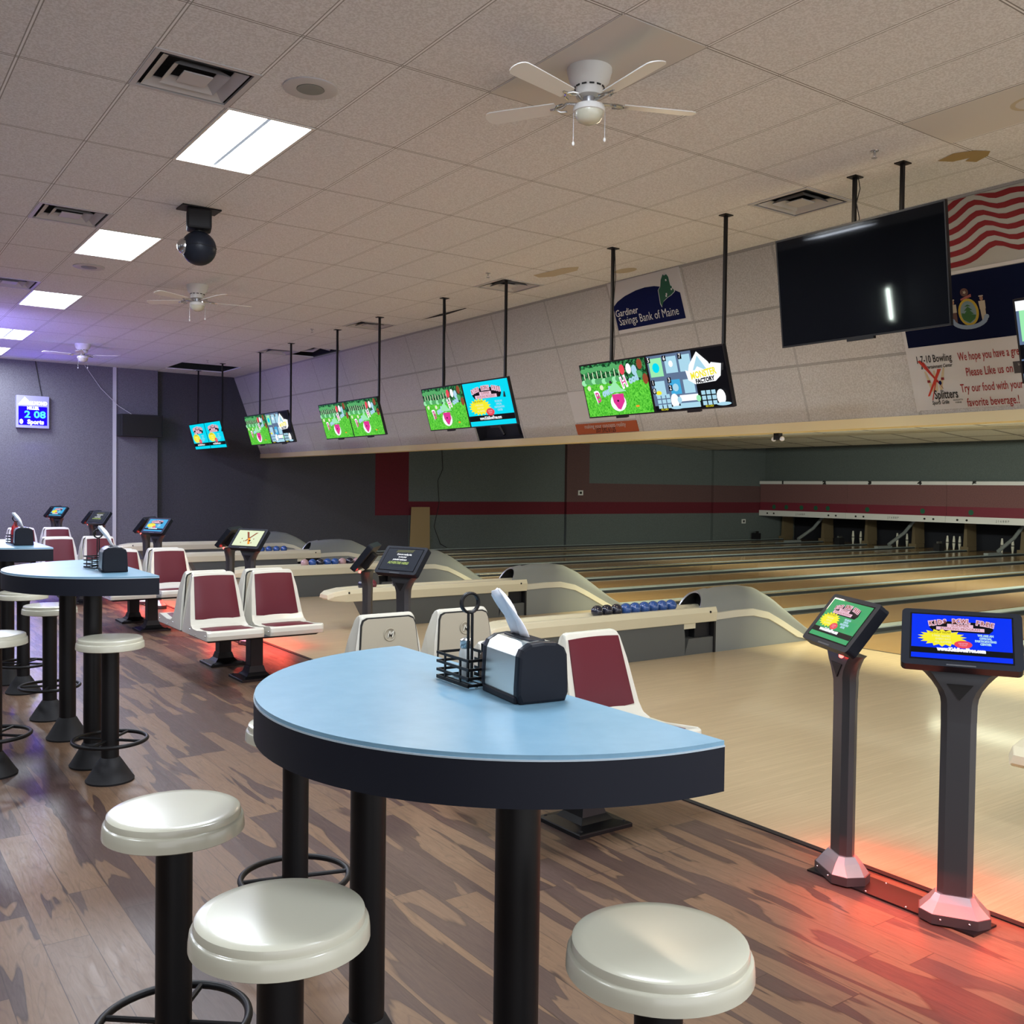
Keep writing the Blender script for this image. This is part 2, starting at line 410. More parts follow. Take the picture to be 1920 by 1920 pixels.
# left wall, painted in bands beyond the soffit
b = MB()
xs = [5.78, 11.1, 12.05, 17.12, 17.36, 18.03, 23.13, 23.37, XB+1]; zs = [-.2, .906, 1.257, 1.80, 3.2, ZC+.3]
for i in range(len(xs)-1):
    for k in range(len(zs)-1):
        x0, x1, z0, z1 = xs[i], xs[i+1], zs[k], zs[k+1]; xm, zm = (x0+x1)/2, (z0+z1)/2
        if xm < 11.1: mt = 'wall_dark'
        elif xm < 12.05: mt = 'wall_red' if zm > .9 else 'wall_dark'
        elif .906 < zm < 1.257: mt = 'wall_red'
        elif xm > 17.12 and 1.257 < zm < 1.8: mt = 'wall_mauve'
        elif 17.12 < xm < 18.03 and zm > 1.257: mt = 'wall_mauve'
        elif xm < 17: mt = 'wall_green'
        else: mt = 'wall_green'
        yy = YL-.10 if (17.12 < xm < 17.36 or 23.13 < xm < 23.37) else YL
        b.box(x0, x1, yy, YL+.1, z0, z1, mt)
b.box(-6, 5.78, YL-.16, YL+.1, -.1, ZC+.3, 'wall_grey')
struct(b.build('wall_left'))
b = MB(); b.box(4.86, 4.93, YL-.185, YL-.16, 0, ZC, 'vent_white'); struct(b.build('trim_3'))
MATS['vent_white'].node_tree.nodes['Principled BSDF'].inputs['Base Color'].default_value = (.5, .5, .52, 1)
b = MB(); b.box(4.86, 4.93, YL-.19, YL-.162, 0, ZC-.005, 'wall_grey')
b = MB(); b.box(XB+.6, XB+.7, -5, YL, -.2, 3.2, 'wall_green'); struct(b.build('wall_back'))
b = MB(); b.box(-6.1, -6, -5, YL, 0, ZC+.3, 'wall_grey'); struct(b.build('wall_front'))
# strip of wall over the masking units, facing the room
XM = 25.47
b = MB(); b.box(XM+.25, XM+.32, -5, YL, 1.86, 3.16, 'wall_green'); struct(b.build('wall_over_pins'))

# ------------------------------------------------------------------ lanes
Y1, P = 20.596, 1.6158
def lane_y(k): return Y1-P*(k-1)
NL = 13
lane_lab = ['lane ending under number 1, beside the left wall', 'lane ending under number 2', 'lane ending under number 3',
    'lane ending under number 4', 'lane ending under number 5', 'first lane to the right of the lane under number 5']
posn = ['just beyond the fourth ball return from the left wall', 'just nearer than the fourth ball return from the left wall', 'just beyond the nearest blue ball rack', 'just nearer than the nearest blue ball rack',
        'mostly behind the kiosk with the green screen', 'crossing behind the kiosk with the blue screen', 'at the right edge of the picture']
for k in range(1, NL+1):
    y = lane_y(k); nm = lane_lab[k-1] if k <= 6 else 'lane '+posn[k-7]
    t = thing('bowling_lane', (XF, y, 0), 'glossy honey wood bowling '+nm, 'bowling lane', group='bowling lanes')
    b = MB(); b.box(0, 18.4, -.53, .53, -.09, 0, 'lane_maple'); b.build('lane_bed', t)
    b = MB(); b.box(0, .03, -.53, .53, -.001, .0015, 'txt_black'); b.build('foul_line', t)
    for sgn in (-1, 1):
        b = MB(); pr = []
        for q in range(9):
            a = PI*q/8; pr.append((0, sgn*(.535+.085+.083*math.cos(a)), -.015-.07*math.sin(a)))
        pr2 = [(p[0], p[1], p[2]-.02) for p in reversed(pr)]
        b.prism(pr+pr2, (17.9, 0, 0), 'gutter', True); b.build('gutter', t)
for k in range(0, NL+1):
    y = Y1+P/2-P*k
    hi = (k % 2 == 1)
    if k == 0: lb = 'teal grey capping strip along the left wall beside lane 1'
    elif k <= 4: lb = 'teal grey capping strip between the lanes numbered %d and %d' % (k, k+1)
    else: lb = 'teal grey capping strip '+['to the right of the lane numbered 5', 'second to the right of the lane numbered 5', 'running from the second nearest grey hood', 'between the two nearest grey hoods', 'running from the nearest grey hood',
              'behind the top of the green kiosk screen', 'behind the top of the blue kiosk screen', 'at the right edge beyond the blue kiosk screen', 'nearest of all at the right edge'][k-5]
    b = MB(); wd = .095
    xs_ = 9.06 if hi or k == 12 else XF+.01; y1_ = min(y+wd, YL-.11)
    b.box(xs_, 26.4, y-wd, y1_, -.14, .022, 'gutter'); b.box(xs_, 26.4, y-wd+.012, y1_-.005, .022, .034, 'cap_teal')
    if k % 3 == 1: b.box(XF+1, 24, y-wd-.004, y-wd+.012, .018, .037, 'cap_edge')
    tag(b.build('capping_strip', None), lb, 'lane divider', 'capping strips between the lanes')

# ------------------------------------------------------------------ masking units, pins, posts
for q, (ya, yb) in enumerate([(YL-.02, 18.18), (18.18, 14.95), (14.95, 11.72), (11.72, 8.49)]):
    t = thing('masking_unit', (XM, (ya+yb)/2, 0), ['masking unit over the lanes numbered 1 and 2', 'masking unit over the lanes numbered 3 and 4', 'masking unit over the lane numbered 5, cut by the picture edge', 'masking unit hidden past the right picture edge'][q], 'masking unit', group='maroon masking units over the pins')
    hw = (ya-yb)/2-.004
    b = MB(); b.box(0, .2, -hw, hw, 1.10, 1.87, 'mask_mauve'); b.box(-.003, 0, -hw, hw, 1.0, 1.27, 'mask_red')
    for d in ([-1.0, -.55, .0, .6, 1.1] if q == 0 else [-.9, .9] if q == 1 else [-.6, .9]):
        pts = [(-.006, d+.075*math.cos(a*PI/8), 1.12+.075*math.sin(a*PI/8)) for a in range(16)]; b.poly(pts[::-1], 'pin_green')
    b.build('panel', t)
    b = MB(); b.box(-.05, .2, -hw, hw, 1.87, 1.97, 'white_paint')
    for e, dy in ((0, 1), (1, -1)):
        n = q*2+1+e
        if n <= 6: b.text(str(n), (-.053, lane_y(n)-(ya+yb)/2, 1.922), (0, -1, 0), (0, 0, 1), .125, 'txt_black', bold=.012, sx=1.7)
    b.build('number_strip', t, label='white strip with the lane numbers')
    b = MB(); b.box(-.05, .15, -hw, hw, .82, 1.0, 'white_paint')
    for s in (-1, 1):
        for d in (hw-.35, hw-.62): b.poly([(-.053, s*d+.035*math.cos(a*PI/6), .905+.03*math.sin(a*PI/6)) for a in range(12)][::-1], 'txt_black')
    b.text('J 1 6 8 8 P', (-.053, 0, .905), (0, -1, 0), (0, 0, 1), .085, 'txt_black')
    b.build('lower_strip', t)
    b = MB(); b.box(.2, .25, -hw, hw, .82, 1.95, 'black_rough'); b.build('back_frame', t)
for k in range(0, 7):
    y = Y1+P/2-P*k
    nm = ['at the left wall', 'between lanes 1 and 2', 'between lanes 2 and 3', 'between lanes 3 and 4', 'between lanes 4 and 5', 'right of lane 5', 'second right of lane 5'][k]
    t = thing('pin_deck_divider', (26.3, y, 0), 'tan wooden divider post under the masking '+nm, 'divider', group='wooden posts between the pin decks')
    b = MB(); b.prism([(.16, -.06, .12), (.16, .06, .12), (.16, .03, .8), (.16, -.03, .8)], (.5, 0, 0), 'post_wood'); b.build('post', t)
    b = MB(); b.box(.11, .55, -.12, .12, 0, .12, 'post_wood'); b.build('foot_block', t)
for k in (1, 3, 5):
    y = Y1+P/2-P*k
    b = MB(); b.tube([(25.25, y+.02, .12), (25.9, y-.05, .45), (26.3, y-.12, .82)], .05, 'hood_grey', 8); b.box(24.6, 25.3, y-.06, y+.06, .034, .09, 'hood_grey')
    tag(b.build('ball_lift', None), 'dark grey diagonal ball lift rising under the masking '+{1: 'between lanes 1 and 2', 3: 'between lanes 3 and 4', 5: 'right of lane 5'}[k], 'ball lift', 'diagonal ball lifts')
for k in (0, 2, 4):
    y = Y1+P/2-P*k
    b = MB(); b.box(25.0, 25.25, y-.09, y+.09, .034, .24, 'black_rough'); b.box(25.05, 25.2, y-.04, y+.03, .24, .30, 'chrome')
    tag(b.build('sensor_box', None), 'small black box on the strip end '+{0: 'beside the left wall', 2: 'left of lane 3', 4: 'left of lane 5'}[k], 'box', 'black boxes near the pins')
pp = [(0, 0), (.008, 0), (.02, .0), (.026, .06), (.034, .14), (.038, .20), (.034, .26), (.026, .34), (.02, .395), (.008, .40), (0.001, .401)]
b = MB(); b.lathe([(max(r*1.15, .001), z) for r, z in pp], (0, 0, 0), 'pin_white', 14); b.lathe([(.0445, .19), (.0445, .215)], (0, 0, 0), 'txt_black', 14)
p0 = b.build('candlepin', None); first = True
for ln, ds in ((2, (-.14, -.42)), (3, (-.09, -.42)), (4, (-.10, -.30, -.48)), (5, (-.10, -.40))):
    for q, d in enumerate(ds):
        loc = (26.75, lane_y(ln)+d, .0)
        lb = 'white candlepin standing at the end of lane %d, %s' % (ln, ['leftmost of its lane', 'second from the left of its lane', 'rightmost, half behind the post'][q])
        if first: o = p0; first = False
        else: o = p0.copy(); COL.objects.link(o)
        o.location = loc; tag(o, lb, 'bowling pin', 'candlepins')
b = MB(); b.box(26.9, 27.45, -5, YL, -.14, -.1, 'black_rough'); b.box(27.3, 27.4, -5, YL, -.1, .9, 'plenum')
struct(b.build('wall_pit'))

# ------------------------------------------------------------------ ball returns
def hoodz(x):
    K = [(7.02, .40), (7.20, .61), (7.45, .64), (7.76, .645), (8.0, .61), (8.25, .50), (8.5, .34), (8.75, .17), (9.0, .03)]
    for (a, za), (c, zc) in zip(K, K[1:]):
        if x <= c: return za+(zc-za)*(x-a)/(c-a)
    return .03
def smooth(x, K):
    for (a, za), (c, zc) in zip(K, K[1:]):
        if x <= c:
            t = (x-a)/(c-a); t = t*t*(3-2*t) if False else t
            return za+(zc-za)*t
    return K[-1][1]
ST = [(7.30, .405), (7.6, .415), (7.85, .413), (8.1, .36), (8.3, .27), (8.5, .17), (8.72, .06), (8.82, .02)]
def make_return(loc, label):
    t = thing('ball_return', loc, label, 'ball return', group='ball returns')
    W = .15
    b = MB()   # long cream rail with a trough, tapering to a nose
    secs = []
    for x, hw, zb, zt in ((4.56, .10, .36, .40), (4.62, .135, .33, .43), (4.78, .155, .315, .455), (5.0, .16, .315, .462), (7.0, .16, .315, .462), (7.30, .16, .315, .462)):
        tr = .0 if x < 4.9 else .035
        tw = hw*.55
        secs.append([(x, -hw, zb), (x, -hw-.012, zt-.05), (x, -hw+.008, zt), (x, -tw, zt), (x, -tw*.6, zt-tr), (x, tw*.6, zt-tr), (x, tw, zt), (x, hw-.008, zt), (x, hw+.012, zt-.05), (x, hw, zb)])
    b.loft(secs, 'rail_cream', False); b.build('ball_rail', t, bevel=.006)
    b = MB()
    b.prism([(5.15, -.14, 0), (6.88, -.14, 0), (6.88, -.14, .16), (6.86, -.14, .315), (4.98, -.14, .315)], (0, .28, 0), 'cabinet_grey')
    b.prism([(6.88, -.14, 0), (7.28, -.14, 0), (7.28, -.14, .16), (6.93, -.14, .16)], (0, .28, 0), 'cabinet_grey')
    b.box(7.05, 7.26, -.10, .10, .16, .315, 'black_rough'); b.box(6.86, 7.28, -.02, .02, .16, .315, 'black_rough'); b.box(6.86, 7.02, -.145, -.10, .26, .315, 'rail_cream')
    b.build('cabinet', t, bevel=.004)
    b = MB(); secs = []; n = 14
    xsn = [7.30+i*(9.0-7.30)/22 for i in range(23)]
    for x in xsn:
        zt = hoodz(x); zs_ = min(zt*.66, .46); sec = [(x, -W, 0.0), (x, -W, zs_)]
        for k in range(1, n): a = PI*k/n; sec.append((x, -W*math.cos(a), zs_+(zt-zs_)*math.sin(a)))
        sec += [(x, W, zs_), (x, W, 0.0)]; secs.append(sec)
    b.loft(secs, 'hood_grey', True, True)
    # mouth of the hood: slanted rim around a dark throat
    rim = []; thr = []
    for k in range(0, n+1):
        a = PI*k/n; c_, s_ = math.cos(a), math.sin(a)
        rim.append((7.30-.0-(.24*s_ if False else 0)+0*s_, -W*c_, .42+.21*s_))
    for (off, rr, mt) in ((0, 1.0, 'hood_grey'),):
        s1 = [(7.30, -W*math.cos(PI*k/n), .42+(.215)*math.sin(PI*k/n)) for k in range(n+1)]
        s0 = [(7.06+.10*math.sin(PI*k/n), -W*math.cos(PI*k/n), .44+(.17)*math.sin(PI*k/n)) for k in range(n+1)]
        i0 = [(p[0]+.004, p[1]*.9, .44+(p[2]-.44)*.9) for p in s0]; i1 = [(p[0], p[1]*.9, .42+(p[2]-.42)*.9) for p in s1]
        b.loft([s0, s1], 'hood_grey', True, False); b.loft([i1, i0], 'black_rough', True, False); b.loft([i0, s0], 'silver_plastic', True, False)
    b.poly([(7.292, -W*.9*math.cos(PI*k/n), .42+.19*math.sin(PI*k/n)) for k in range(n+1)], 'black_rough')
    b.build('hood', t, label='grey arched hood')
    for sg in (-1, 1):
        b = MB(); secs = []
        for i in range(20):
            x = 7.30+i*(8.82-7.30)/19; zt = smooth(x, ST); zb = max(zt-.085, .002) if x < 8.6 else max(zt-.06, .001)
            secs.append([(x, sg*(W-.01), zb), (x, sg*(W+.014), zb+.008), (x, sg*(W+.014), max(zt-.008, zb+.009)), (x, sg*(W-.01), max(zt, zb+.01))])
        b.loft(secs, 'cream_plastic', False); b.build('side_stripe', t, label='cream stripe along the hood')
    b = MB(); b.box(7.275, 7.30, -W-.004, W+.004, 0, .40, 'black_rough')
    b.build('joint', t)
    b = MB()
    for sg in (-1, 1):
        b.M = Matrix.Translation((7.2, sg*.172, .415)); b.ball((0, 0, 0), .012, 'black_metal', 8, 6); b.M = Matrix.Translation((4.80, sg*.166, .42)); b.ball((0, 0, 0), .012, 'black_metal', 8, 6)
    b.build('screw', t)
    return t
RY = [2.22, 6.87, 10.11, 13.35, 16.48, 19.66]
rl = ['cream nosed ball return cut by the right picture edge', 'nearest grey hooded ball return with a row of black and blue balls', 'second nearest ball return, behind the kiosk reading ADVERTISE HERE',
      'third nearest ball return, with a pink ball first in its row', 'fourth nearest ball return, its row of blue balls left of the ADVERTISE HERE kiosk', 'farthest ball return, beside the dark left wall']
r0 = make_return((0, RY[0], 0), rl[0])
for y, l in list(zip(RY, rl))[1:]: dup(r0, (0, y, 0), 0, l)
b0 = MB(); b0.ball((0, 0, 0), .0585, 'ball_blue', 24, 14); meshes = {}
def ball(x, y, mt, label):
    if mt not in meshes:
        b = MB(); b.ball((0, 0, 0), .0585, mt, 24, 14); o = b.build('bowling_ball', None); meshes[mt] = o.data
    else:
        o = bpy.data.objects.new('bowling_ball', meshes[mt]); COL.objects.link(o)
    o.location = (x, y, .4855)
    tag(o, label, 'bowling ball', 'small bowling balls on the returns')
ords = ['first', 'second', 'third', 'fourth', 'fifth', 'sixth', 'seventh', 'eighth', 'ninth']
for i in range(9):
    ball(5.86+i*.1195, RY[1], 'ball_black' if i < 3 else 'ball_blue', ('black' if i < 3 else 'blue')+' candlepin ball, '+ords[i]+' from the left in the row on the nearest ball return')
ball(5.05, RY[2], 'ball_black', 'navy ball left of the maroon one on the second nearest return'); ball(5.17, RY[2], 'ball_maroon', 'maroon ball on the second nearest return, left of the kiosk post'); ball(5.50, RY[2], 'ball_black', 'black ball on the second nearest return, right of the kiosk post')
for i, mt in enumerate(['ball_pink', 'ball_blue', 'ball_black', 'ball_blue', 'ball_blue', 'ball_pink', 'ball_black', 'ball_pink']):
    ball(5.72+i*.121, RY[3], mt, {'ball_pink': 'pink', 'ball_blue': 'blue', 'ball_black': 'dark'}[mt]+' ball, '+ords[i]+' from the left on the third nearest return')
for i in range(5): ball(6.1+i*.14, RY[4], 'ball_blue', 'blue ball, '+ords[i]+' from the left on the fourth nearest return')

# ------------------------------------------------------------------ ceiling fixtures
def troffer(x, y, label, gap):
    t = thing('ceiling_light', (x, y, ZC), label, 'ceiling light', group='bright rectangular ceiling lights')
    b = MB()
    for a in ((0, T, 0, .02), (0, T, 2*T-.02, 2*T), (0, .02, .02, 2*T-.02), (T-.02, T, .02, 2*T-.02)): b.box(a[0], a[1], a[2], a[3], -.006, .06, 'white_paint')
    b.build('frame', t)
    b = MB()
    if gap:
        b.box(.022, .295, .022, 2*T-.022, .012, .016, 'light_emit'); b.box(.325, T-.022, .022, 2*T-.022, .012, .016, 'light_emit')
        b.box(.295, .325, .022, 2*T-.022, .014, .02, 'light_gap')
    else: b.box(.022, T-.022, .022, 2*T-.022, .012, .016, 'light_emit')
    b.build('diffuser', t)
tl = ['bright troffer above the near table, above the picture edge', 'largest bright ceiling light, with a grey seam down its middle', 'second bright ceiling light, left of the hanging black globe', 'third bright ceiling light, small and beside the blue lit vent',
      'fourth bright ceiling light, cut by the left edge', 'farthest bright ceiling light by the left edge', 'ceiling light behind the camera', 'added unseen ceiling light in the left row, nearest', 'added unseen ceiling light in the left row, second', 'added unseen ceiling light in the left row, third', 'added unseen ceiling light in the left row, fourth', 'added unseen ceiling light in the left row, fifth']
for i, ((x, y), l) in enumerate(zip(TROF, tl)): troffer(x, y, l, i in (1, 4))

t = thing('ceiling_vent', (0, 0, ZC), '', 'air vent', group='square ceiling air vents')
b = MB()
for k, (r0_, r1_) in enumerate(((.305, .272), (.250, .195), (.165, .115), (.085, .0))):
    z0, z1 = (-.004, .0) if k == 0 else (-.002-.0*k, .05)
    o_, i_ = r0_, r1_
    if k == 0:
        for a in ((-o_, o_, -o_, -i_), (-o_, o_, i_, o_), (-o_, -i_, -i_, i_), (i_, o_, -i_, i_)): b.box(a[0], a[1], a[2], a[3], -.006, .01, 'vent_white')
    elif k < 3:
        A = [(-o_, -o_), (o_, -o_), (o_, o_), (-o_, o_)]; B = [(-i_, -i_), (i_, -i_), (i_, i_), (-i_, i_)]
        vs = [(p[0], p[1], -.004) for p in A]+[(p[0], p[1], .034) for p in B]+[(p[0]*.985, p[1]*.985, .003) for p in A]+[(p[0], p[1], .041) for p in B]
        b.add(vs, [(0, 1, 5, 4), (1, 2, 6, 5), (2, 3, 7, 6), (3, 0, 4, 7), (8, 12, 13, 9), (9, 13, 14, 10), (10, 14, 15, 11), (11, 15, 12, 8)], 'vent_white')
    else: b.box(-o_, o_, -o_, o_, -.004, .004, 'vent_white')
b.build('louvre', t)
b = MB(); b.box(-.3, .3, -.3, .3, .16, .17, 'graphite')
for a in ((-.3, -.29, -.3, .3), (.29, .3, -.3, .3), (-.3, .3, -.3, -.29), (-.3, .3, .29, .3)): b.box(a[0], a[1], a[2], a[3], .01, .16, 'graphite')
b.build('duct_box', t)
vl = ['large square air vent beside the largest ceiling light', 'square air vent left of the second ceiling light', 'air vent lit blue at the left edge', 'square air vent left of the big black television rods', 'square air vent crossed by a thin rod above the bank sign side', 'small far air vent crossed by a rod', 'farthest air vent, beside a missing ceiling tile']
for i, ((x, y), l) in enumerate(zip(VENTS, vl)):
    if i == 0: t.location = (x+T/2, y+T/2, ZC); t['label'] = l
    else: dup(t, (x+T/2, y+T/2, ZC), 0, l)

def ceil_speaker(x, y, l):
    t = thing('ceiling_speaker', (x, y, ZC), l, 'speaker', group='round ceiling speakers')
    b = MB(); b.lathe([(.165, .0), (.165, -.008), (.15, -.013), (.085, -.010), (.082, -.004), (.0, -.004)], (0, 0, 0), 'vent_white', 40); b.build('bezel', t)
    b = MB(); b.lathe([(.081, -.002), (.081, -.012), (.001, -.016)], (0, 0, 0), 'hood_grey', 32); b.build('grille', t)
ceil_speaker(2.41, 5.59, 'round ceiling speaker right of the large air vent'); ceil_speaker(2.392, 11.67, 'faint round ceiling speaker below the second ceiling light')

def fan(loc, rz, l):
    t = thing('ceiling_fan', loc, l, 'ceiling fan', rz, 'white hugger ceiling fans')
    b = MB(); b.lathe([(.13, 0), (.13, -.02), (.115, -.075), (.085, -.105), (.078, -.12), (.078, -.16), (.05, -.165), (.0, -.165)], (0, 0, 0), 'white_paint', 40)
    for k in range(12):
        a = 2*PI*k/12; b.M = Matrix.Rotation(a, 4, 'Z'); b.box(.083, .0875, -.014, .014, -.116, -.108, 'txt_black')
    b.M = Matrix.Identity(4); b.build('motor_housing', t)
    b = MB(); b.lathe([(.035, -.16), (.035, -.215), (.03, -.225)], (0, 0, 0), 'silver_plastic', 24); b.build('stem', t)
    for k in range(4):
        R = Matrix.Rotation(math.radians(121+72*k), 4, 'Z') @ Matrix.Translation((0, 0, -.20)) @ Matrix.Rotation(math.radians(11), 4, 'X')
        b = MB(); b.M = R
        pts = [(.20, -.052), (.54, -.062)]+[(.61+.045*math.sin(a), -.062*math.cos(a)) for a in [PI*q/8 for q in range(9)]]+[(.54, .062), (.20, .052)]
        b.prism([(x, y, 0) for x, y in pts], (0, 0, .006), 'white_paint')
        bl = b.build('blade', t)
        b = MB(); b.M = R; b.tube([(.06, 0, .004), (.13, .02, .010), (.17, 0, .004), (.24, 0, -.002)], [.009, .008, .012, .007], 'chrome', 8); b.tube([(.15, -.04, -.003), (.19, -.03, -.004), (.21, 0, -.003), (.19, .03, -.004), (.15, .04, -.003)], .006, 'chrome', 6); b.build('blade_bracket', bl)
    b = MB(); b.lathe([(.04, -.20), (.088, -.215), (.092, -.228), (.092, -.248), (.086, -.252), (0.01, -.252)], (0, 0, 0), 'white_paint', 36); kit = b.build('light_fitter', t)
    b = MB(); b.lathe([(.084, -.250), (.082, -.27), (.066, -.298), (.035, -.313), (.001, -.317)], (0, 0, 0), 'cream_plastic', 32); b.build('glass_bowl', kit)
    for (x, y, ln) in ((-.07, .055, .17), (.07, -.06, .15)):
        b = MB(); b.tube([(x, y, -.235), (x, y, -.25-ln)], .0016, 'silver_plastic', 5); b.ball((x, y, -.25-ln-.008), .008, 'white_paint', 10, 8, (1, 1, 1.7)); b.build('pull_chain', t)
fan((3.60, 4.36, ZC), 0, 'nearest white ceiling fan, large above the centre of the hall')
fan((3.68, 11.91, ZC), math.radians(15), 'second white ceiling fan, below the hanging black globe')
fan((3.63, 18.2, ZC), math.radians(60), 'farthest white ceiling fan, above the lit wall clock')
b = MB(); b.box(OX+T, OX+2*T, OY-2*T, OY, ZC-.003, ZC-.001, 'sign_white'); tag(b.build('plain_ceiling_panel'), 'smooth plain ceiling panel the nearest fan is mounted on', 'ceiling panel')
b = MB(); b.box(OX+5*T+.01, OX+6*T-.01, OY-4*T, OY-2*T, ZC-.003, ZC-.001, 'sign_white')
for (cx, cy, r) in ((6.1, 3.05, .13),):
    b.add([(cx+rr*math.cos(a*PI/12), cy+rr*1.2*math.sin(a*PI/12), ZC-.004) for rr in (r, r-.025) for a in range(24)], [(a, (a+1) % 24, 24+(a+1) % 24, 24+a) for a in range(24)], 'stain_ring')
tag(b.build('plain_ceiling_panel'), 'smooth ceiling panel with a ring shaped water mark, top right', 'ceiling panel')
def stain(pts, name, label, mt='stain'):
    b = MB(); b.poly([(x, y, ZC-.002) for x, y in pts], mt); tag(b.build(name), label, 'stain')
stain([(6.62, 4.02), (6.56, 3.86), (6.62, 3.74), (6.72, 3.68), (6.80, 3.74), (6.86, 3.86), (6.78, 3.90), (6.74, 3.84), (6.72, 3.96)], 'water_stain', 'tan water stain on the ceiling above the big black television')
stain([(6.56, 8.9), (6.60, 8.4), (6.70, 8.25), (6.80, 8.4), (6.78, 8.8), (6.68, 8.95)], 'water_stain', 'faint oval stain on the ceiling left of the bank sign', 'stain_ring')
stain([(7.22+.09*math.cos(a*PI/8), 8.07+.16*math.sin(a*PI/8)) for a in range(16)], 'water_stain', 'small oval stain on the ceiling just above the bank sign', 'stain_ring')
for (x, y), l in zip([(6.078, 4.172), (6.094, 9.13), (6.126, 14.083), (6.044, 18.904)], ['near the big black television', 'above the third pair of screens rod', 'beyond the middle of the ceiling', 'by the missing tiles at the far wall']):
    t = thing('fire_sprinkler', (x, y, ZC), 'small pendent fire sprinkler '+l, 'sprinkler', group='fire sprinklers')
    b = MB(); b.lathe([(.03, 0), (.028, -.004), (.01, -.006), (.009, -.03), (.001, -.03)], (0, 0, 0), 'chrome', 16); b.build('escutcheon', t)
    b = MB(); b.lathe([(.02, -.048), (.02, -.052), (.001, -.053)], (0, 0, 0), 'chrome', 16); b.tube([(.009, 0, -.028), (.013, 0, -.04), (.004, 0, -.05)], .002, 'chrome', 5); b.tube([(-.009, 0, -.028), (-.013, 0, -.04), (-.004, 0, -.05)], .002, 'chrome', 5); b.build('deflector', t)
# black globe speaker hung from the ceiling
t = thing('globe_speaker', (2.675, 8.62, ZC), 'black globe speaker hanging under a square black bracket', 'speaker')
b = MB(); b.box(-.17, .17, -.10, .10, -.012, 0, 'black_metal'); b.build('ceiling_plate', t)
b = MB(); b.M = Matrix.Rotation(math.radians(-15), 4, 'Z'); b.box(-.105, .105, -.10, .10, -.19, -.012, 'black_rough'); b.build('bracket_box', t, bevel=.02)
b = MB(); b.lathe([(.035, -.19), (.03, -.21), (.04, -.225)], (0, 0, 0), 'black_metal', 16); b.build('swivel', t)
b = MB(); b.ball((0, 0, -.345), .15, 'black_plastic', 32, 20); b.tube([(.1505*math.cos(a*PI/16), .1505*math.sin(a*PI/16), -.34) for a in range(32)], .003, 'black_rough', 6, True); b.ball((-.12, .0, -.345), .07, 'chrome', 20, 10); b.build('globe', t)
MATS['black_plastic'].node_tree.nodes['Principled BSDF'].inputs['Base Color'].default_value = (.012, .014, .02, 1)
# sliver of a lifted tile
b = MB(); b.poly([(7.06, 11.08, ZC-.002), (7.03, 11.08, ZC-.002), (7.0, 11.7, ZC-.002), (7.03, 12.3, ZC-.002), (7.10, 11.7, ZC-.002)], 'plenum'); struct(b.build('ceiling'))
# pale pipe bundle in the missing tile opening
b = MB(); b.tube([(7.05, 16.7, ZC+.05), (7.2, 16.5, ZC+.03), (7.25, 16.3, ZC+.08), (7.4, 16.2, ZC+.04)], .03, 'vent_white', 8); tag(b.build('flexible_duct'), 'crumpled pale duct showing in the ceiling opening by the far soffit', 'duct')

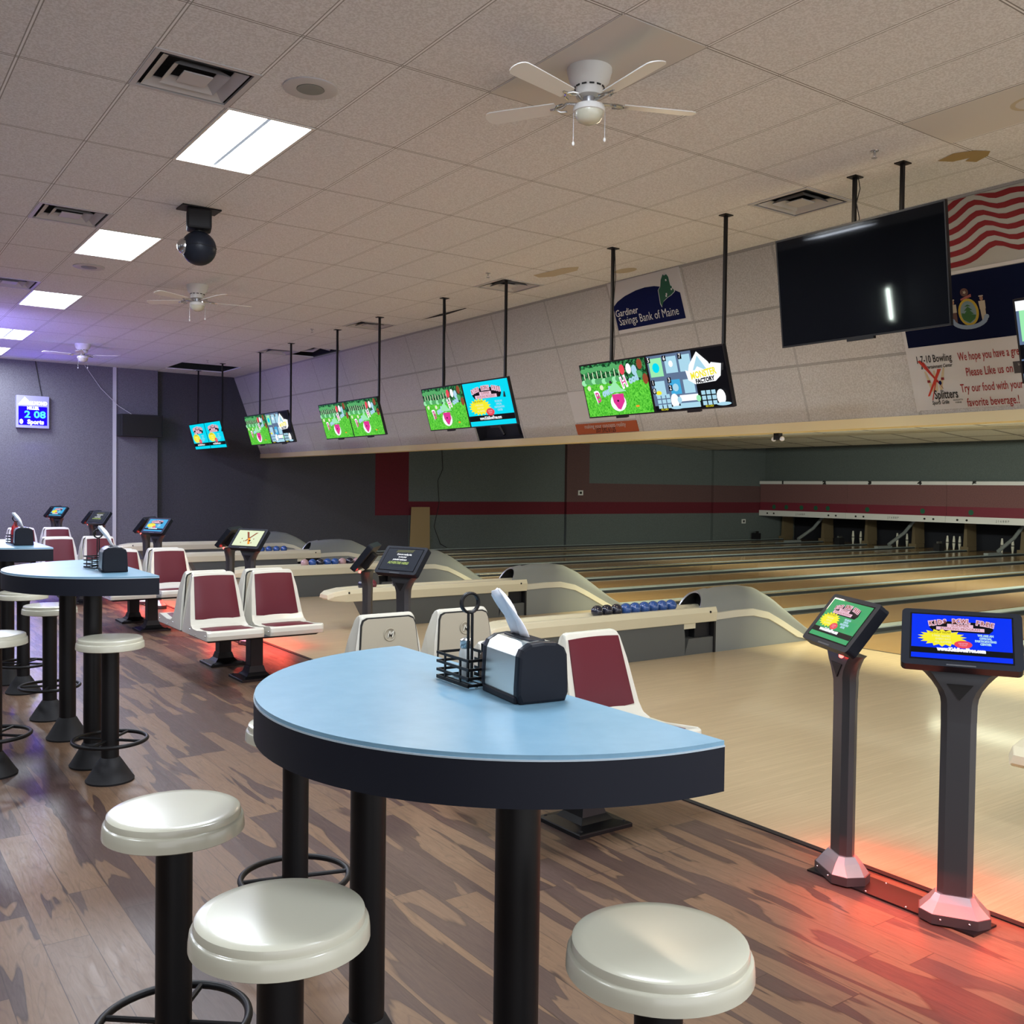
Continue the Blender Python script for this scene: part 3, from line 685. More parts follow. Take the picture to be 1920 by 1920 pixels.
# ------------------------------------------------------------------ screen artwork (u 0..1 right, v 0..1 up on a w x h panel)
def art(b, org, u, v, wd, ht, kind):
    org, u, v = Vector(org), Vector(u).normalized(), Vector(v).normalized(); n = u.cross(v)
    lay = [0]
    def P3(a, c): return tuple(org+u*(a*wd)+v*(c*ht)+n*lay[0])
    def pg(pts, mt): lay[0] += .00035; b.poly([P3(*p) for p in pts], mt)
    def rc(a0, a1, c0, c1, mt): pg([(a0, c0), (a1, c0), (a1, c1), (a0, c1)], mt)
    def el(a, c, ra, rc_, mt, nn=20): pg([(a+ra*math.cos(2*PI*k/nn), c+rc_*math.sin(2*PI*k/nn)) for k in range(nn)], mt)
    def tx(s, a, c, size, mt, sx=1.0, bold=0, ang=0, shear=0):
        lay[0] += .00035; ca, sa = math.cos(ang), math.sin(ang)
        b.text(s, P3(a, c), u*ca+v*sa, v*ca-u*sa, size*ht, mt, 'CENTER', sx, shear, bold)
    if kind.startswith('kids'):
        bg = {'kids_blue': 's_blue', 'kids_green': 's_green', 'kids_cyan': 's_cyan', 'kids_sky': 's_sky'}[kind]
        rc(0, 1, 0, 1, bg); rc(0, 1, .11, .24, 's_black')
        for (a, c, r) in ((.08, .8, .03), (.9, .85, .04), (.85, .5, .03)): pass
        pg([(.22, .62), (.78, .62), (.82, .70), (.80, .86), (.20, .86), (.18, .70)], 's_black')
        word = 'KIDS BOWL FREE'
        for k, ch in enumerate(word):
            a = -.30+.60*k/(len(word)-1)
            if ch != ' ':
                if kind == 'kids_blue': tx(ch, .5+a*1.02, .855-a*a*.75, .135, 's_pink', .85, .0035, -a*.6); tx(ch, .5+a*1.02, .855-a*a*.75, .125, 's_brown', .82, .0004, -a*.6)
                else: pg([(.5+a*1.02-.026, .80-a*a*.75), (.5+a*1.02+.026, .80-a*a*.75), (.5+a*1.02+.026, .915-a*a*.75), (.5+a*1.02-.026, .915-a*a*.75)], 's_pink'); tx(ch, .5+a*1.02, .855-a*a*.75, .125, 's_brown', .8, .001, -a*.6)
        rc(.36, .62, .70, .775, 's_pink'); tx('SUMMER', .49, .737, .085, 's_brown', 1.0)
        rc(.25, .73, .625, .70, 's_pink'); tx('BOWLING PROGRAM', .49, .662, .078, 's_brown', .95)
        pts = []
        for k in range(36):
            r = 1.0 if k % 2 else .76; a = 2*PI*k/36; pts.append((.31+.25*r*math.cos(a), .44+.20*r*math.sin(a)))
        pg(pts, 's_yellow'); tx('SIGN UP NOW', .29, .56, .065, 's_black', .9)
        tx('2 FREE GAMES', .30, .48, .06, 's_cream', .9); tx('EVERY DAY', .32, .41, .06, 's_cream', .9); tx('ALL SUMMER', .32, .34, .06, 's_cream', .9)
        el(.52, .31, .09, .085, 's_red'); tx('REGISTER', .52, .33, .045, 's_pink', .9); tx('TODAY', .52, .285, .045, 's_pink', .9)
        for k, s_ in enumerate(('WE ARE AN', 'OFFICIAL', 'PARTICIPATING', 'CENTER')): tx(s_, .74, .53-.065*k, .062, 's_lightblue', .85, .001)
        tx('www.KidsBowlFree.com', .50, .175, .105, 's_white', .82, .002)
    elif kind == 'meadow':
        rc(0, 1, 0, 1, 's_grass'); pg([(0, .66), (1, .60), (1, 1), (0, 1)], 's_darkgreen')
        rnd = random.Random(3)
        for k in range(9):
            a = .04+k*.07; rc(a, a+.012, .68, .88, 's_cream'); el(a, .88+rnd.random()*.06, .05, .05, 's_leaf', 9)
        for k in range(11): el(.03+k*.055, .66+.03*rnd.random(), .045, .06, 's_mint' if k % 3 == 0 else 's_leaf', 9)
        for a, c, mt in ((.66, .84, 's_red'), (.76, .84, 's_white'), (.84, .80, 's_lightblue'), (.93, .9, 's_brown'), (.98, .62, 's_brown')): el(a, c, .04, .10, mt, 10)
        el(.90, .72, .05, .07, 's_leaf', 9)
        for a, c in ((.10, .56), (.30, .55)): el(a, c, .03, .05, 's_cream', 10)
        tx('B', .22, .36, .30, 's_white', .8, .018, .25); tx('B', .22, .36, .28, 's_magenta', .8, .002, .25)
        tx('owlin', .40, .47, .19, 's_lightblue', .9, .008, .25); tx('H', .66, .60, .27, 's_white', .8, .014, .25); tx('H', .66, .60, .24, 's_magenta', .8, .0, .25); tx('ood', .81, .65, .18, 's_lightblue', .9, .008, .25)
        el(.52, .24, .12, .17, 's_white'); pg([(.44, .40), (.62, .40), (.62, .25), (.54, .10), (.50, .12), (.45, .25)], 's_magenta'); el(.52, .27, .015, .02, 's_black', 8)
        pg([(.40, .46), (.52, .43), (.68, .44), (.60, .50), (.52, .66), (.45, .56)], 's_mint'); el(.80, .14, .03, .02, 's_orange', 8)
    elif kind == 'monster':
        rc(0, 1, 0, 1, 's_black'); rc(.0, .60, .10, 1.0, 's_slate')
        for (a0, a1, c0, c1, mt) in ((.02, .20, .62, .95, 's_mint'), (.24, .40, .66, .95, 's_lightblue'), (.43, .58, .66, .95, 's_lightblue'), (.04, .19, .28, .54, 's_lightblue'), (.26, .40, .28, .54, 's_sky'), (.44, .58, .28, .52, 's_lightblue')): rc(a0, a1, c0, c1, mt)
        el(.11, .78, .05, .09, 's_cyan', 10); el(.32, .82, .03, .06, 's_white', 8); el(.33, .40, .04, .07, 's_lightblue', 10); el(.09, .33, .04, .04, 's_yellow', 8)
        for s_, a, c in (('5', .02, .93), ('6', .24, .93), ('7', .45, .93), ('1', .03, .52), ('0', .03, .37), ('3', .26, .54), ('2', .26, .40)):
            rc(a-.02, a+.03, c-.05, c+.05, 's_black'); tx(s_, a+.005, c, .11, 's_white', .9, .001)
        pg([(.52, .58), (.56, .76), (.68, .97), (.80, .78), (.86, .62)], 's_white'); pg([(.60, .66), (.68, .90), (.77, .66)], 's_lightblue')
        pts = [(.52, .50), (.50, .68), (.60, .62), (.66, .72), (.76, .64), (.84, .76), (.96, .72), (.93, .52), (.86, .44), (.60, .42)]
        pg(pts, 's_white'); tx('MONSTER', .72, .585, .16, 's_yellow', .80, .003, .1); tx('FACTORY', .73, .475, .10, 's_black', .95, .003, .08)
        for X in (.06, .66):
            for i in range(3):
                for j in range(3): rc(X+.065*i, X+.065*i+.05, .05+.09*j, .05+.09*j+.07, 's_lightblue')
            el(X+.24, .17, .055, .13, 's_white', 14); el(X+.26, .05, .09, .03, 's_lightblue', 14); tx('RECORD', X+.08, .03, .05, 's_yellow', .9)
        rc(.37, .63, .03, .12, 's_lightblue'); rc(.38, .62, .15, .26, 's_white'); el(.37, .18, .03, .06, 's_lightblue', 8); el(.62, .18, .03, .06, 's_mint', 8)
        tx('T', .01, .04, .08, 's_black', .9)
    elif kind == 'advert':
        rc(0, 1, 0, 1, 's_dark')
        for k in range(14): a = .26+k*.037; pg([(a, .82), (a+.008, .82), (a+.045, .94), (a+.037, .94)], 's_yellowdim'); pg([(a, .05), (a+.005, .05), (a+.04, .15), (a+.035, .15)], 's_greyd')
        tx('if you are reading this,', .56, .71, .105, 's_white', .82, .001, shear=.2); tx('so are your', .54, .59, .105, 's_white', .85, .001, shear=.2); tx('potential customers', .50, .46, .105, 's_white', .85, .001, shear=.2)
        tx('ADVERTISE HERE!', .50, .30, .15, 's_olive', .92, .001, shear=.15); rc(.33, .72, .195, .20, 's_greyd')
    elif kind == 'logo':
        rc(0, 1, 0, 1, 's_cream'); pg([(.34, .90), (.42, .90), (.56, .5), (.52, .4)], 's_brown'); pg([(.42, .30), (.48, .30), (.80, .88), (.72, .86)], 's_brown')
        pg([(.50, .50), (.60, .50), (.68, .12), (.60, .10)], 's_orange'); el(.62, .34, .04, .05, 's_black', 8)
        for a, c in ((.30, .2), (.40, .3), (.28, .45), (.75, .45), (.72, .2)): el(a, c, .02, .04, 's_brown', 6)
        tx('1-7-10', .6, .93, .06, 's_olive', .9)
    elif kind == 'score':
        rc(0, 1, 0, 1, 's_slate'); rc(.02, .4, .5, .9, 's_mint'); rc(0, .1, .88, 1, 's_white'); tx('5', .12, .94, .14, 's_yellow', 1, .004)
        rc(.0, .35, .28, .46, 's_black'); tx('D', .06, .37, .17, 's_white', 1, .003); rc(.0, .35, .10, .26, 's_black'); tx('D', .06, .18, .15, 's_white', 1, .003)

# ------------------------------------------------------------------ hanging monitors
def monitor(y0, y1, kinds, label, xt=6.40, xb=6.56, zt=2.92, zb=2.377, rods=None, wdt=None):
    """two flat screens side by side, hung from rods; y0 is the left (far) end"""
    yc = (y0+y1)/2; t = thing('hanging_monitor', (xt, yc, ZC), label, 'monitor', group='hanging score monitors')
    half = (y0-y1)/2; n = len(kinds); wd = 2*half/n
    V = Vector((xt-xb, 0, zt-zb)); ht = V.length; V.normalize(); U = Vector((0, -1, 0)); Nn = U.cross(V)
    for k, kd in enumerate(kinds):
        o = Vector((xb-xt, half-k*wd, zb-ZC))
        R = Matrix((U, V, Nn)).transposed().to_4x4(); R.translation = o
        b = MB(); b.M = R; b.prism([(0, 0, -.035), (wd-.004, 0, -.035), (wd-.004, ht, -.035), (0, ht, -.035)], (0, 0, .035), 'tv_frame'); b.box(wd*.42, wd*.58, -.02, .004, -.03, .002, 'tv_frame'); b.box(wd*.3, wd*.7, ht*.25, ht*.75, -.07, -.035, 'tv_frame')
        c = b.build('display_panel', t)
        b = MB(); b.M = R; m_ = .014
        if kd == 'off': b.poly([(m_, m_, .001), (wd-m_, m_, .001), (wd-m_, ht-m_, .001), (m_, ht-m_, .001)], 'tv_black')
        else: art(b, (m_, m_, .001), (1, 0, 0), (0, 1, 0), wd-2*m_-.004, ht-2*m_, kd)
        b.build('screen', c)
    for ry, rr in (rods or [(half*.51, .02), (-half*.9, .02)]):
        b = MB(); b.box(.045, .072, ry-.013, ry+.013, zt-ZC-.22, 0, 'black_metal'); b.box(.01, .11, ry-.04, ry+.04, -.008, 0, 'black_metal'); b.build('hanging_rod', t)
    b = MB(); ry = (rods or [(half*.51, .02)])[0][0]; zr = zt-ZC-.05; b.tube([(.055, ry-.03, 0), (.055, ry-.05, zr*.25), (.055, ry-.02, zr*.5), (.055, ry-.05, zr*.8), (.06, ry-.03, zr)], .004, 'cord', 6); b.build('cable', t)
    return t
monitor(7.86, 5.86, ['meadow', 'monster'], 'nearest pair of hanging screens, green meadow beside a monster game', rods=[(.55, 0), (-.95, 0)])
monitor(11.16, 9.16, ['meadow', 'kids_cyan'], 'second pair of hanging screens, meadow beside a cyan advert', rods=[(.52, 0), (-.87, 0)])
monitor(14.46, 12.43, ['meadow', 'meadow'], 'third pair of hanging screens, both showing the green meadow', rods=[(.43, 0), (-.98, 0)])
monitor(17.85, 15.75, ['meadow', 'monster'], 'fourth pair of hanging screens, small meadow and monster game', rods=[(.37, 0), (-1.08, 0)])
monitor(21.27, 19.23, ['kids_cyan', 'kids_cyan'], 'farthest pair of hanging screens, two cyan adverts before the dark wall', rods=[(.6, 0), (-1.3, 0)] and [(.55, 0), (-1.0, 0)])
monitor(3.33, 1.33, ['score', 'meadow'], 'sliver of a hanging score screen at the right picture edge', rods=[(.66, 0), (-.9, 0)])
monitor(5.31, 3.82, ['off'], 'big switched off black television hung near the flags', 6.40, 6.515, 3.70, 2.83, rods=[(.035, 0), (-.37, 0)])

# ------------------------------------------------------------------ signs on the soffit
def sflat(b, pts, off, mt): b.poly([sp(y, t, off) for y, t in pts], mt)
def srect(b, y0, y1, t0, t1, off, mt): b.prism([sp(y0, t0, .001), sp(y0, t1, .001), sp(y1, t1, .001), sp(y1, t0, .001)], SN*(off-.001), mt)
SU = (0, -1, 0); SV = tuple(-SD)
# SN must face the concourse
b = MB(); srect(b, 8.70, 7.53, .01, .615, .010, 'sign_white')
poly = [(8.70, .57), (8.69, .288), (8.594, .235), (8.452, .19), (8.253, .155), (8.10, .145), (7.95, .155), (7.80, .19), (7.655, .25), (7.589, .285), (7.593, .57)]
sflat(b, poly, .012, 'sign_navy')
mp = [(7.90, .396), (7.858, .339), (7.786, .307), (7.729, .291), (7.667, .26), (7.668, .235), (7.689, .223), (7.685, .198), (7.704, .189), (7.705, .09), (7.725, .059), (7.762, .068), (7.778, .05), (7.827, .106), (7.856, .176), (7.898, .21), (7.913, .356)]
cen = (7.79, .22)
sflat(b, [(cen[0]+(y-cen[0])*1.08, cen[1]+(t-cen[1])*1.05) for y, t in mp], .0135, 'txt_white'); sflat(b, mp, .015, 'sign_green')
for y, t in ((7.80, .29), (7.79, .27), (7.70, .23), (7.75, .12)): sflat(b, [(y-.01, t-.01), (y-.01, t+.01), (y+.01, t+.01), (y+.01, t-.01)], .016, 'txt_white')
b.text('Gardiner', sp(8.49, .375, .015), SU, SV, .115, 'txt_white', sx=.92, bold=.001, shear=.15); b.text('Savings Bank of Maine', sp(8.16, .475, .015), SU, SV, .135, 'txt_white', sx=.82)
tag(b.build('bank_sign'), 'white panel with a navy arch, green state map and bank name lettering', 'sign')
b = MB(); srect(b, 9.98, 8.80, 1.682, 1.822, .012, 'sign_orange')
b.text('making your concepts reality', sp(9.40, 1.722, .014), SU, SV, .078, 'sign_white', sx=.88); b.text('207.592.6125', sp(9.40, 1.783, .014), SU, SV, .085, 'txt_black', sx=.85, bold=.001)
tag(b.build('phone_number_sign'), 'narrow rust orange sign with a phone number under the nearest screens', 'sign')
b = MB(); srect(b, 9.97, 8.80, 1.24, 1.66, .008, 'sign_white'); tag(b.build('blank_sign_panel'), 'plain pale panel above the orange sign', 'sign panel')
b = MB()
b.poly([sp(HO[0], HO[2], -.35), sp(HO[1], HO[2], -.35), sp(HO[1], HO[3], -.35), sp(HO[0], HO[3], -.35)], 'plenum')
for a0, a1, t0, t1 in ((HO[0], HO[1], HO[2], HO[2]), (HO[0], HO[1], HO[3], HO[3]), (HO[0], HO[0], HO[2], HO[3]), (HO[1], HO[1], HO[2], HO[3])):
    b.poly([sp(a0, t0, -.03), sp(a1, t1, -.03), sp(a1, t1, -.35), sp(a0, t0, -.35)], 'plenum')
b.tube([sp(11.6, 1.3, -.2), sp(11.5, 1.8, -.15)], .02, 'black_rough', 6); b.tube([sp(12.1, 1.5, -.2), sp(11.9, 1.8, -.15)], .02, 'graphite', 6)
struct(b.build('wall_soffit'))
# striped flag banner
b = MB(); srect(b, 5.04, 1.6, .03, .60, .008, 'flag_white')
def wave(y, k):
    s = 5.04-y; c0 = .76+.028*k
    return .05-.105*math.exp(-((s-c0)/.15)**2)-.035*math.exp(-((s-c0-.33)/.12)**2)-.05*math.exp(-((s-c0-.75)/.2)**2)-.02*s
for k in range(6):
    t0 = .05+k*.088; n = 60; a = []; c = []
    for i in range(n+1):
        y = 5.04-i*(5.04-1.6)/n; w0 = min(max(t0+wave(y, k), .032), .598); w1 = min(max(t0+.044+wave(y, k+.5), .032), .598); a.append(sp(y, w0, .010)); c.append(sp(y, w1, .010))
    b.add(a+c, [(i, n+1+i, n+2+i, i+1) for i in range(n)], 'flag_red')
tag(b.build('flag_banner'), 'banner printed with rippling red and white flag stripes', 'banner')
# navy state flag banner
b = MB(); srect(b, 5.045, 1.6, .635, 1.205, .008, 'flag_navy')
cy_, ct = 4.44, .96
E_ = lambda y, t, ry, rt, off, mt, n=24: sflat(b, [(y-ry*math.cos(2*PI*k/n), t+rt*math.sin(2*PI*k/n)) for k in range(n)], off, mt)
E_(cy_, ct, .088, .115, .010, 'seal_yellow'); E_(cy_, ct, .068, .095, .0115, 'seal_sky'); sflat(b, [(cy_-.062, ct+.03), (cy_-.05, ct+.06), (cy_, ct+.092), (cy_+.05, ct+.06), (cy_+.062, ct+.03), (cy_+.062, ct)][::-1]+[], .012, 'seal_green')
for k in range(4): sflat(b, [(cy_+.045-.008*k, ct+.02-.035*k), (cy_, ct-.03-.018*k), (cy_-.045+.008*k, ct+.02-.035*k)], .0125+.0004*k, 'seal_green')
E_(cy_+.01, ct-.17, .035, .035, .010, 'seal_brown'); sflat(b, [(cy_+.008+.018*math.cos(k*PI/5)*(1 if k % 2 else .45), ct-.17+.018*math.sin(k*PI/5)*(1 if k % 2 else .45)) for k in range(10)][::-1], .0115, 'seal_cloth')
sflat(b, [(cy_+.05, ct-.12), (cy_+.05, ct-.105), (cy_-.045, ct-.125), (cy_-.045, ct-.15)], .0115, 'seal_pink')
for sgn, cl in ((1, 'seal_cloth'), (-1, 'seal_cloth')):
    yy = cy_+sgn*.125
    E_(yy, ct-.10, .015, .02, .010, 'seal_skin', 12); sflat(b, [(yy-.02, ct-.115), (yy+.02, ct-.115), (yy+.018, ct-.125), (yy-.018, ct-.125)][::-1], .0115, 'seal_cloth')
    sflat(b, [(yy+.028, ct-.08), (yy+.025, ct-.01), (yy-.025, ct-.01), (yy-.028, ct-.08)], .0105, 'seal_cloth'); sflat(b, [(yy+.022, ct-.01), (yy+.018, ct+.10), (yy-.018, ct+.10), (yy-.022, ct-.01)], .0110, 'seal_brown' if sgn > 0 else 'seal_cloth')
rb = [(cy_+.16*math.cos(a), ct+.06+.085*math.sin(a)) for a in [PI*k/12 for k in range(13)]]; rb2 = [(cy_+.13*math.cos(a), ct+.045+.065*math.sin(a)) for a in [PI*k/12 for k in range(13)]]
b.add([sp(y, t, .0125) for y, t in rb+rb2], [(i, i+1, 14+i, 13+i) for i in range(12)], 'seal_ribbon'); E_(cy_+.15, ct+.055, .02, .02, .013, 'seal_ribbon', 8); E_(cy_-.15, ct+.055, .02, .02, .013, 'seal_ribbon', 8)
tag(b.build('state_flag_banner'), 'navy banner with a coat of arms, between the flag stripes and the lettered banner', 'banner')
# lettered banner
b = MB(); srect(b, 5.045, 1.6, 1.225, 1.79, .010, 'sign_white')
b.text('1-7-10 Bowling', sp(4.825, 1.325, .012), SU, SV, .095, 'txt_black', sx=.58, bold=.0015); b.text('& Entertainment Center', sp(4.81, 1.395, .012), SU, SV, .045, 'txt_black', sx=.66, bold=.0008, shear=.2)
b.text('Splitters', sp(4.765, 1.655, .014), SU, SV, .115, 'txt_black', sx=.58, bold=.002); b.text('Sports Grille', sp(4.83, 1.725, .012), SU, SV, .05, 'txt_black', sx=.62, bold=.0008, shear=.2); b.text('AUGUSTA', sp(4.665, 1.712, .012), SU, SV, .022, 'txt_black', sx=.9); b.text('MAINE', sp(4.665, 1.735, .012), SU, SV, .022, 'txt_black', sx=.9)
for (ya, ta, yb, tb, wd_, mt) in ((4.965, 1.33, 4.80, 1.56, .016, 'logo_red'), (4.935, 1.345, 4.83, 1.53, .012, 'logo_red'), (4.785, 1.42, 4.93, 1.66, .016, 'logo_red'), (4.80, 1.42, 4.90, 1.70, .007, 'logo_red'), (4.95, 1.33, 4.78, 1.60, .004, 'flag_red')):
    sflat(b, [(ya-wd_, ta), (ya+wd_, ta), (yb+wd_*.6, tb), (yb-wd_*.6, tb)], .0125+.0003*random.random(), mt)
for (ya, ta, yb, tb) in ((4.925, 1.43, 4.885, 1.62), (4.745, 1.41, 4.80, 1.61), (4.84, 1.43, 4.845, 1.62)):
    sflat(b, [(ya+.008, ta), (yb+.017, tb-.03), (yb+.010, tb), (yb-.010, tb), (yb-.017, tb-.03), (ya-.008, ta)], .0115, 'logo_tan')
    ym, tm = (ya+yb)/2, (ta+tb)/2; sflat(b, [(ym+.014, tm-.012), (ym+.014, tm+.012), (ym-.014, tm+.012), (ym-.014, tm-.012)], .0122, 'flag_red')
sflat(b, [(4.80+.014*math.cos(k*PI/6), 1.545+.02*math.sin(k*PI/6)) for k in range(12)][::-1], .0135, 'sign_navy')
for s_, y_, t_, sz, sx_ in (('We hope you have a great time!', 4.02, 1.335, .105, .50), ('Please Like us on', 4.35, 1.475, .105, .56), ('Try our food with your', 4.355, 1.615, .105, .54), ('favorite beverage.!', 4.36, 1.745, .105, .58)):
    if s_.startswith('We'): b.text(s_, sp(4.60, t_, .012), SU, SV, sz, 'txt_red', 'LEFT', sx_, 0, .0012)
    else: b.text(s_, sp(y_, t_, .012), SU, SV, sz, 'txt_red', 'CENTER', sx_, 0, .0012)
srect(b, 4.14, 3.86, 1.42, 1.52, .0125, 'graphite'); b.text('Like us on', sp(4.05, 1.445, .014), SU, SV, .03, 'txt_white', sx=.8)
tag(b.build('lettered_banner'), 'white banner with red lettering thanking guests and a crossed pins logo', 'banner')
b = MB()
for tt in (.6, 1.205): b.prism([sp(5.06, tt, .001), sp(5.06, tt+.028, .001), sp(1.6, tt+.028, .001), sp(1.6, tt, .001)], SN*.012, 'sign_white')
b.prism([sp(5.075, 0, .001), sp(5.075, 1.8, .001), sp(5.045, 1.8, .001), sp(5.045, 0, .001)], SN*.008, 'sign_white'); struct(b.build('trim_4'))

# ------------------------------------------------------------------ things on the left wall
WY = YL-.16
t = thing('wall_clock', (3.325, WY, 2.71), 'square lit wall clock sign showing 2 08 in aqua digits', 'clock')
b = MB(); b.box(-.30, .30, -.10, 0, 0, .645, 'clock_face'); b.build('case', t, bevel=.008)
b = MB(); b.poly([(-.26, -.103, .06), (.26, -.103, .06), (.26, -.103, .43), (-.26, -.103, .43)], 's_clockblue')
b.poly([(-.27, -.104, .46), (0.0, -.104, .46), (-.06, -.104, .53), (-.15, -.104, .62)], 's_glow'); b.text('ALMOND', (.10, -.106, .495), (1, 0, 0), (0, 0, 1), .10, 's_glow', sx=.75, bold=.006)
b.text('MILLER', (.0, -.106, .395), (1, 0, 0), (0, 0, 1), .075, 's_glow', sx=.9, bold=.006)
b.text('2 08', (.04, -.106, .265), (1, 0, 0), (0, 0, 1), .19, 's_aqua', sx=1.15, bold=.006); b.text('Sports', (.05, -.106, .12), (1, 0, 0), (0, 0, 1), .12, 's_glow', sx=.95, bold=.006); b.text('0', (-.21, -.106, .12), (1, 0, 0), (0, 0, 1), .12, 's_glow', bold=.008)
b.build('lit_face', t)
area('clock_glow', (3.325, WY-.28, 2.95), .5, 9, (.10, .05, 1.0), rot=(math.radians(-90), 0, 0)); area('clock_glow', (3.33, WY-.12, 2.66), .4, 4, (.10, .05, 1.0), rot=(math.radians(-60), 0, 0), sy=.1)
t = thing('wall_speaker', (5.37, WY, 2.62), 'wide black loudspeaker mounted high on the grey wall', 'speaker')
b = MB(); b.prism([(-.44, 0, .0), (-.40, -.30, .0), (.42, -.36, .0), (.44, 0, .0)], (0, 0, .46), 'black_rough'); b.build('cabinet', t, bevel=.01)
b = MB(); b.prism([(-.37, -.305, .03), (.39, -.362, .03), (.39, -.372, .03), (-.37, -.315, .03)], (0, 0, .40), 'black_metal'); b.build('grille', t)
b = MB(); b.prism([(-.2, -.322, .035), (-.05, -.333, .035), (-.05, -.336, .035), (-.2, -.325, .035)], (0, 0, .03), 'silver_plastic'); b.build('badge', t)
b = MB(); b.tube([(4.3, WY-.02, ZC), (4.62, WY-.03, 3.6), (4.95, WY-.1, 3.25), (5.2, WY-.2, 3.08)], .006, 'vent_white', 5); tag(b.build('speaker_cable'), 'thin pale cable slanting down to the black wall speaker', 'cable')
b = MB(); b.tube([(3.38, WY-.02, ZC), (3.44, WY-.02, 3.7), (3.5, WY-.02, 3.36)], .007, 'cord', 5); tag(b.build('clock_cable'), 'thin dark cable running down to the lit wall clock', 'cable')
b = MB(); b.M = Matrix.Translation((12.07, YL-.02, 0.0)) @ Matrix.Rotation(math.radians(4), 4, 'X'); b.prism([(0, -.02, .0), (.60, -.02, .0), (.54, -.02, 1.12), (0, -.02, 1.12)], (0, .015, 0), 'plywood'); tag(b.build('plywood_sheet'), 'narrow tan board leaning against the dark wall under the red band', 'board')
b = MB(); b.tube([(13.0, YL-.02, 2.9), (13.05, YL-.02, 2.1), (12.9, YL-.02, 1.8), (12.95, YL-.02, 1.2), (12.8, YL-.02, .6), (13.0, YL-.02, .15), (13.2, YL-.02, .05)], .008, 'cord', 6); tag(b.build('wall_cable'), 'black cable hanging down the painted wall right of the tan board', 'cable')
for x, z, l in ((17.70, 1.52, 'small pale switch plate on the mauve painted wall'), (24.68, .63, 'small pale outlet plate low on the wall by lane 1')):
    b = MB(); b.box(x-.09, x+.09, YL-.02, YL, z-.07, z+.07, 'plate_white'); b.box(x-.04, x+.04, YL-.025, YL-.02, z-.035, z+.035, 'txt_black'); tag(b.build('wall_plate'), l, 'wall plate')
t = thing('twin_spotlight', (8.25, 6.76, 2.25), 'black twin spotlight with two round white lamps under the soffit edge', 'light')
b = MB(); b.box(-.03, .03, -.035, .035, -.07, 0, 'black_rough'); b.build('body', t)
for s in (-1, 1): b = MB(); b.ball((0, s*.055, -.06), .026, 'napkin', 14, 8); b.build('lamp', t)

b = MB(); b.tube([(-5.7, 12.2, 2.13), (-5.7, 12.2, 2.79)], .022, 'tube_emit', 10); b.box(-5.8, -5.74, 12.15, 12.25, 2.05, 2.87, 'white_paint')
tag(b.build('tube_lamp'), 'upright glowing tube lamp, seen only as the streak mirrored in the big black television', 'lamp')
